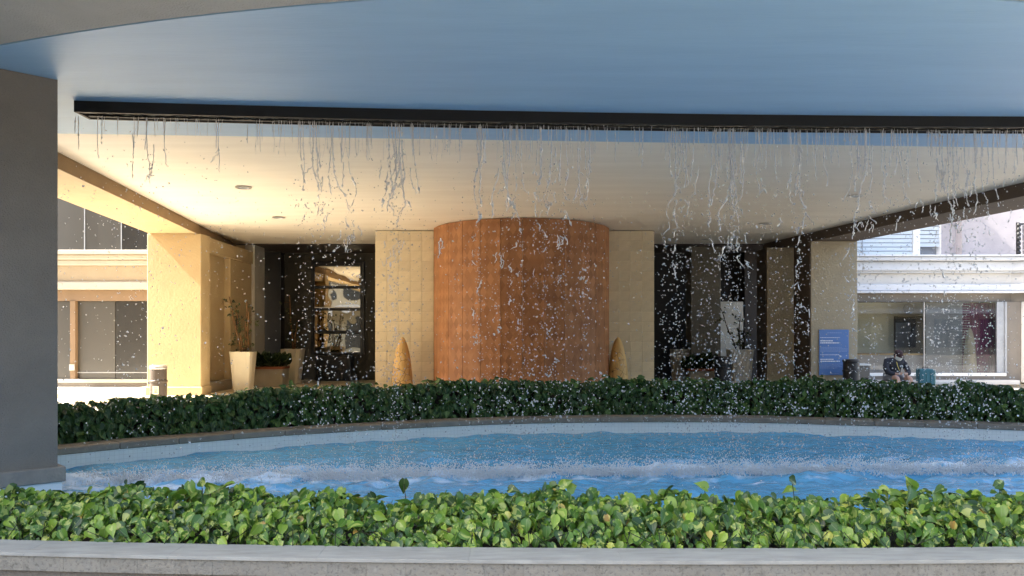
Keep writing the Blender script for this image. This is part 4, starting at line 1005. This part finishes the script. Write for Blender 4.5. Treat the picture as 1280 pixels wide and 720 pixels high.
bay(-.12, zr(377), zr(366.5), 'header', m_hdr_r)
RF(MB().prism([(px(1177, D + .5), D + .5), (px(1200, D + .3), D + .5), (px(1200, D + .3), D + .2), (xc, D + .2), (xc, D + 6), (px(1177, D + .5), D + 6)], zr(320) + .001, 9), 'upper_wall', m_pinkwall)
RF(B(xa, px(1177, D + .5), D + .8, D + 6, zr(320) + .001, 9), 'blind_back', m_greyp)
wb = RF(MB().box(px(1141, D + .6), px(1149, D + .6), D + .55, D + .78, zr(319), 7).box(xa, px(1177, D + .5) - .01, D + .5, D + .79, zr(320) + .002, zr(317.5)).box(px(1175, D + .6), px(1177, D + .5) - .012, D + .52, D + .79, zr(317.4), 7), 'window_frame', m_white)
sl0 = B(0, 1, 0, .012, 0, .102)
me = None
for k in range(24):
    for a, b in ((xa, px(1140.6, D + .6)), (px(1149.3, D + .6), px(1174.7, D + .6))):
        z = zr(316) + k * .122
        if b > px(1149, D + .6) and k < 2: continue
        if me is None: oo = sl0.build('slat', m_blind); me = oo.data
        else: oo = bpy.data.objects.new('slat', me); C.objects.link(oo)
        oo.parent = wb; oo.location = (a - 0, D + .62, z); oo.scale = (b - a, 1, 1); oo.rotation_euler = (.22, 0, 0)
        wb_loc = wb.location; oo.location = (a, D + .62, z)
B(px(1079, D + .55) - .006, px(1079, D + .55) + .006, D + .58, D + .6, zr(318), 7).build('cord', m_greyfr, wb)
# iron balcony grille at the far right
gr = RF(B(px(1271, 22.6), px(1274.5, 22.6), 22.6, 22.64, pz(320, 22.6), pz(278, 22.6)), 'window_grille', m_blackm)
for k in range(3): B(px(1279 + 4 * k, 22.6), px(1279.7 + 4 * k, 22.6), 22.6, 22.63, pz(320, 22.6), pz(281, 22.6)).build('grille_bar', m_blackm, gr)
B(px(1271, 22.6), px(1300, 22.6), 22.59, 22.64, pz(281, 22.6), pz(279, 22.6)).build('grille_rail', m_blackm, gr)
for k in range(7): MB().lathe([(.05, 0), (.06, .05), (.03, .11)], 8).build('grille_scroll', m_blackm, gr, loc=(px(1273, 22.6), 22.58, pz(318, 22.6) + k * .13))
# shopfront
RF(B(xa, px(1257, D), D - .05, D + .15, zr(470), zr(466.3)), 'window_sill', m_white, bevel=.008)
RF(B(xa, px(1262, D), D - .02, D + .6, zr(474.5), zr(470.2)), 'sill_base', m_hdr_r)
RF(B(xa, px(1267, D), D - .30, D + .6, zr(480), zr(474.7)), 'step_edge', m_trim_b, bevel=.01)
RF(B(xa, xc, D - .25, D + .6, 0, zr(480.2)), 'base_course', m_trim_l)
RF(B(px(1258.5, D), px(1277, D), D + .02, D + .6, zr(478), zr(377.2)), 'brown_pier', m_hdr_r)
RF(B(px(1277.2, D), xc, D - .2, D + .6, zr(478), zr(377.2)), 'white_return', m_white)
wf = RF(MB().box(px(1256, D), px(1258.2, D), D - .02, D + .1, zr(466), zr(377.2)).box(px(1247, D), px(1255.8, D), D + .03, D + .12, zr(466), zr(377.2)), 'shop_window_frame', m_greyfr)
for a, b in ((1063, 1155.8), (1156.6, 1246.8)): B(px(a, D), px(b, D), D + .06, D + .075, zr(466.2), zr(377.3)).build('pane', m_glass, wf)
B(px(1155.8, D), px(1156.6, D), D + .04, D + .1, zr(466.2), zr(377.3)).build('mullion', m_trim_b, wf)
# inside the shop
RF(B(xa, xc, D + 1.9, D + 2.1, 0, zr(366.6)), 'shop_back_wall', m_shopw)
RF(B(xa, xc, D + .1, D + 1.89, .0, .5), 'shop_floor', m_floor)
RF(B(xa, xc, D + .61, D + 1.89, zr(368), zr(366.7)), 'shop_ceiling', m_white)
RF(B(xa, xa + .15, D + .61, D + 1.89, .51, zr(368.1)), 'shop_side_wall', m_shopw)
RF(B(px(1157, D + .5), px(1203, D + .5), D + .5, D + .53, .501, zr(377.5)), 'grey_partition', m_greyp)
for k in range(26):
    z = zr(458) + k * .073
    RF(B(px(1188, D + .13), px(1212, D + .13), D + .13, D + .14, z, z + .012), 'louvre_slat', m_greyfr)
cu = MB(); X = np.linspace(px(1203.4, D + .5), px(1248, D + .5), 60); Y = [D + .5 + .03 * math.sin(i * 1.1) for i in range(60)]
cu.prism([(x, y) for x, y in zip(X, Y)] + [(x, y + .02) for x, y in zip(X[::-1], Y[::-1])], .501, zr(377.5)); o = cu.build('purple_curtain', m_purple); tag(o, 'deep purple curtain at the right end of the shop window', 'curtain')
cone(px(1212, D + .3), D + .29, .501, 'pale tapering stone in the shop window before the purple curtain', h=1.34, r=.18, grp=None, mat=m_box)
# shop interior things
dx0, dx1 = px(1119, D + 1.8), px(1155, D + 1.8)
RF(MB().box(dx0, dx1 + .5, D + 1.8, D + 1.89, .501, zr(398) + .1), 'inner_doorway', m_brownd)
RF(B(px(1121, D + 1.7), px(1139, D + 1.7), D + 1.74, D + 1.78, .9, zr(402)), 'inner_glass_door', m_greyp)
ct = empty('shop_counter', (px(1120, D + 1.0), D + 1.0, .501), 'light wood counter inside the shop window behind the seated person', 'counter')
B(-1.3, 1.3, -.3, .3, .53, .585).build('counter_top', m_wood, ct, bevel=.01); B(-1.2, 1.2, -.25, .25, 0, .529).build('counter_body', m_greyp, ct)
ck = MB().lathe([(.16, 0), (.17, .02), (.15, .04)], 20).build('wall_clock', m_box); ck.matrix_world = Matrix.Translation((px(1136, D + 1.85), D + 1.89, pz(386, D + 1.85))) @ Matrix.Rotation(PI / 2, 4, 'X'); tag(ck, 'small round clock high on the cream shop wall', 'clock')
hk = MB(); hk.lathe([(.22, 0), (.30, .2), (.26, .55), (.12, .8), (.05, .86)], 14, (0, 0, 0), 1, .5); o = hk.build('coat_on_stand', m_darkcl, smooth=True, loc=(px(1147, D + .95), D + .95, 1.09)); tag(o, 'dark garment heaped on the shop counter', 'coat')

# small cabinet right of the black bin
cb = empty('payment_cabinet', (px(1075, 19.0), 19.0, ZP), 'small dark cabinet with a pale lid right of the black bin', 'cabinet')
B(-.08, .17, -.15, .15, 0, .62).build('body', m_hdr_r, cb, bevel=.008); B(-.10, .19, -.17, .17, .621, .66).build('lid', m_white, cb, bevel=.006)
B(-.02, .12, -.158, -.151, .2, .34).build('panel', m_black, cb)

# ------------------------------------------------------------------ bench, person, suitcase
bd = 20.6; gx = px(1117, bd)
bn = empty('stone_bench', (gx + .3, bd + .1, .0), 'low pale stone bench carrying the seated person', 'bench')
B(-1.3, 1.5, -.25, .3, .36, .44).build('seat', m_trim_b, bn, bevel=.01)
for s_ in (-1.0, 1.1): B(s_ - .12, s_ + .12, -.2, .25, 0, .359).build('leg', m_trim_b, bn, bevel=.01)
def skin(name, J, E, parent, mat, root=0, sub=2):
    me = bpy.data.meshes.new(name); me.from_pydata([j[:3] for j in J], E, []); o = link(name, me, parent, mat)
    sk = o.modifiers.new('skin', 'SKIN'); sk.use_smooth_shade = True
    for i, j in enumerate(J):
        r = j[3]; me.skin_vertices[0].data[i].radius = r if hasattr(r, '__len__') else (r, r); me.skin_vertices[0].data[i].use_root = (i == root)
    sb_ = o.modifiers.new('sub', 'SUBSURF'); sb_.levels = sub; sb_.render_levels = sub; return o
pe = empty('person', (gx, bd, .44), 'person in dark jacket, cap and white mask sitting with head bowed', 'person', rz=math.radians(8))
# local frame: seat top z=0, faces -y, looking down at hands
J = [(0, .06, .10, (.165, .125)), (0, .03, .28, (.155, .12)), (.0, -.03, .46, (.17, .125)), (.01, -.07, .545, (.10, .085)), (.015, -.10, .60, .055),
     (-.10, .04, .09, (.10, .10)), (-.17, -.22, .10, .082), (-.19, -.45, .10, .062), (-.185, -.47, -.10, .058), (-.18, -.44, -.34, .040), (-.185, -.52, -.40, .038), (-.19, -.60, -.405, .028),
     (.10, .04, .09, (.10, .10)), (.15, -.22, .10, .082), (.16, -.45, .10, .062), (.17, -.48, -.10, .058), (.18, -.45, -.34, .040), (.19, -.53, -.40, .038), (.20, -.61, -.405, .028),
     (-.19, -.04, .50, .07), (-.26, -.10, .34, .055), (-.24, -.22, .20, .045), (-.11, -.34, .20, .030), (-.05, -.38, .20, .026),
     (.20, -.04, .50, .07), (.27, -.10, .34, .055), (.25, -.22, .20, .045), (.12, -.34, .20, .030), (.06, -.38, .20, .026)]
E = [(0, 1), (1, 2), (2, 3), (3, 4), (0, 5), (5, 6), (6, 7), (7, 8), (8, 9), (9, 10), (10, 11), (0, 12), (12, 13), (13, 14), (14, 15), (15, 16), (16, 17), (17, 18), (2, 19), (19, 20), (20, 21), (21, 22), (22, 23), (2, 24), (24, 25), (25, 26), (26, 27), (27, 28)]
# fingers
for s_, hi in ((-1, 23), (1, 28)):
    for k in range(4):
        b = J[hi]; x = b[0] - s_ * .012; n0 = len(J); off = (k - 1.5) * .016
        J += [(b[0] - s_ * .01, b[1] - .02 + off * .3, b[2] + off, .009), (b[0] - s_ * .035, b[1] - .045, b[2] + off, .0085), (b[0] - s_ * (.05 + .004 * k), b[1] - .04 + .004 * k, b[2] + off - .012, .007)]
        E += [(hi, n0), (n0, n0 + 1), (n0 + 1, n0 + 2)]
    n0 = len(J); b = J[hi]; J += [(b[0] - s_ * .0, b[1] + .01, b[2] + .035, .010), (b[0] - s_ * .025, b[1] - .005, b[2] + .05, .008)]; E += [(hi, n0), (n0, n0 + 1)]
skin('body', J, E, pe, m_skin, 0)
# jacket with sleeves, shorts, hood collar
JJ = [(0, .06, .06, (.20, .155)), (0, .04, .22, (.20, .16)), (0, .00, .38, (.215, .165)), (0, -.03, .50, (.20, .14)), (.01, -.06, .565, (.11, .10)),
      (-.20, -.03, .505, .095), (-.285, -.10, .34, .082), (-.265, -.22, .21, .070), (-.15, -.31, .20, .055), (.21, -.03, .505, .095), (.295, -.10, .34, .082), (.275, -.22, .21, .070), (.16, -.31, .20, .055)]
EE = [(0, 1), (1, 2), (2, 3), (3, 4), (3, 5), (5, 6), (6, 7), (7, 8), (3, 9), (9, 10), (10, 11), (11, 12)]
skin('jacket', JJ, EE, pe, m_darkcl, 0)
skin('shorts', [(0, .06, .07, (.17, .12)), (-.11, .02, .085, .115), (-.165, -.22, .10, .10), (-.18, -.33, .10, .088), (.11, .02, .085, .115), (.15, -.22, .10, .10), (.16, -.33, .10, .088)],
     [(0, 1), (1, 2), (2, 3), (0, 4), (4, 5), (5, 6)], pe, m_shorts, 0)
hd = MB(); 
prof = [(.035, -.125), (.058, -.115), (.072, -.085), (.079, -.04), (.083, .0), (.084, .04), (.078, .08), (.055, .108), (.02, .12)]
vs = []; nn = 20
for r, z in prof:
    for k in range(nn):
        a = 2 * PI * k / nn; c, s_ = math.cos(a), math.sin(a); yy = s_ * r * 1.18; x = c * r
        if s_ < -.75 and -.045 < z < .01: yy -= .012 * (1 if abs(c) < .25 else 0) * 1.8      # nose
        if z < -.09 and s_ < 0: yy -= .01
        if s_ < -.5 and .0 <= z < .045 and .2 < abs(c) < .6: yy += .007                      # eye sockets
        vs.append((x, yy, z))
fs = [(j * nn + k, j * nn + (k + 1) % nn, (j + 1) * nn + (k + 1) % nn, (j + 1) * nn + k) for j in range(len(prof) - 1) for k in range(nn)] + [tuple(range(nn))[::-1], tuple((len(prof) - 1) * nn + k for k in range(nn))]
head = mesh('head', vs, fs, m_skin, pe, True); HM = Matrix.Translation((.03, -.145, .665)) @ Matrix.Rotation(math.radians(32), 4, 'X') @ Matrix.Rotation(math.radians(18), 4, 'Z'); head.matrix_local = HM
for s_ in (-1, 1):
    e = MB().lathe([(.004, -.03), (.014, -.022), (.018, 0), (.015, .022), (.006, .03)], 10, (0, 0, 0), .55, 1).build('ear', m_skin, head, True); e.location = (s_ * .086, .008, -.005)
    e = MB().lathe([(.002, -.007), (.007, -.004), (.008, 0), (.007, .004), (.002, .007)], 8).build('eye', m_black, head, True); e.location = (s_ * .032, -.088, .018)
hr = MB().lathe([(.086, -.05), (.089, -.01), (.089, .03)], 20, (0, .012, 0), 1, 1.17).build('hair', m_hair, head, True)
mk = []
pk = [(.050, -.118), (.074, -.095), (.083, -.06), (.085, -.025), (.083, .002)]
for r, z in pk:
    for k in range(13): a = PI + PI * k / 12; mk.append((math.cos(a) * (r + .006), math.sin(a) * (r * 1.18 + .012 + (.016 if 4 <= k <= 8 else 0)), z))
mk_f = [(j * 13 + k, j * 13 + k + 1, (j + 1) * 13 + k + 1, (j + 1) * 13 + k) for j in range(4) for k in range(12)]
o = mesh('mask', mk, mk_f, m_mask, head, True); so_ = o.modifiers.new('thick', 'SOLIDIFY'); so_.thickness = .003
MB().lathe([(.095, .035), (.096, .05), (.092, .09), (.070, .125), (.02, .138)], 20, (0, .004, 0), 1, 1.14).build('cap_crown', m_cap_r, head, True)
bm_ = []
for i in range(5):
    for k in range(9): a = PI + PI * (.14 + .72 * k / 8); r = .09 + i * .019; bm_.append((math.cos(a) * (.092 + .0 * i) * (1 - i * .04), math.sin(a) * (.105 + i * .019) , .047 - .004 * i - .006 * abs(k - 4) / 4 * i))
o = mesh('cap_peak', bm_, [(j * 9 + k, j * 9 + k + 1, (j + 1) * 9 + k + 1, (j + 1) * 9 + k) for j in range(4) for k in range(8)], m_cap_r, head, True); q_ = o.modifiers.new('t', 'SOLIDIFY'); q_.thickness = .004
MB().tube([(-.05, -.20, .50), (-.045, -.225, .42), (-.02, -.235, .34), (.01, -.23, .28)], .008, 6).build('drawstring', m_yel, pe, True)
B(-.045, .03, -.43, -.37, .185, .197).build('phone', m_black, pe, bevel=.003)
for s_ in (-1, 1):
    o = MB().lathe([(.05, 0), (.052, .02), (.045, .06), (.03, .085)], 14, (0, 0, 0), .9, 2.2).build('shoe', m_sole, pe, True); o.location = (s_ * .188, -.545, -.44)

sc_ = empty('suitcase', (px(1156, bd - .1), bd - .15, .004), 'teal suitcase standing right of the seated person', 'suitcase', rz=math.radians(-6))
B(-.20, .15, -.13, .13, .05, .76).build('shell', m_teal, sc_, bevel=.03, seg=3)
B(.152, .20, -.12, .12, .06, .74).build('side_pocket', m_tealL, sc_, bevel=.02)
for k in range(3): B(-.14 + k * .10, -.10 + k * .10, -.145, -.131, .12, .70).build('rib', m_teal, sc_, bevel=.005)
MB().tube([(-.08, 0, .76), (-.08, 0, .80), (.05, 0, .80), (.05, 0, .76)], .011, 6).build('handle', m_black, sc_)
for a in (-.15, .13):
    for b in (-.1, .1): MB().lathe([(.02, 0), (.025, .01), (.025, .04), (.02, .05)], 10).build('wheel', m_black, sc_, loc=(a, b, 0))

# ------------------------------------------------------------------ unseen block added off to the left to shade the fountain, and what faces the scene
wg = empty('sun_blocker_wing', (-13, 4, 0), 'tall unseen block added left of the fountain to keep the sun off it', 'building')
o = B(-20, -11.0, 1.2, 12.1, 0, 15.5).build('blocker_wall', m_trim_l, wg); at_loc(o, wg)
for k in range(5):
    for j in range(4):
        o = B(-11.01, -10.98, 1.9 + k * 1.95, 3.1 + k * 1.95, 1.2 + j * 3.6, 3.4 + j * 3.6).build('window', m_tint2, wg); at_loc(o, wg)
struct(mesh('driveway', [(-40, -30, .004), (60, -30, .004), (60, 2.5, .004), (-40, 2.5, .004)], [(0, 1, 2, 3)], m_drive))

# the building across the drive, behind the camera: seen mirrored in the glass
ob = empty('opposite_building', (5, -24, 0), 'taupe building across the drive opposite the canopy', 'building')
o = B(-45, 70, -34, -24, 0, 8.5).build('wall', m_taupe, ob); at_loc(o, ob)
o = B(-45.2, 70.2, -34, -23.4, 8.51, 9.1).build('cornice', m_trim_w, ob); at_loc(o, ob)
o = B(-45, 70, -23.99, -22.6, 3.55, 3.95).build('awning', m_trim_b, ob); at_loc(o, ob)
for k in range(28):
    for z0, z1 in ((.6, 3.1), (4.8, 7.2)):
        o = B(-43 + k * 4, -40.6 + k * 4, -23.99, -23.95, z0, z1).build('window', m_tint2, ob); at_loc(o, ob)
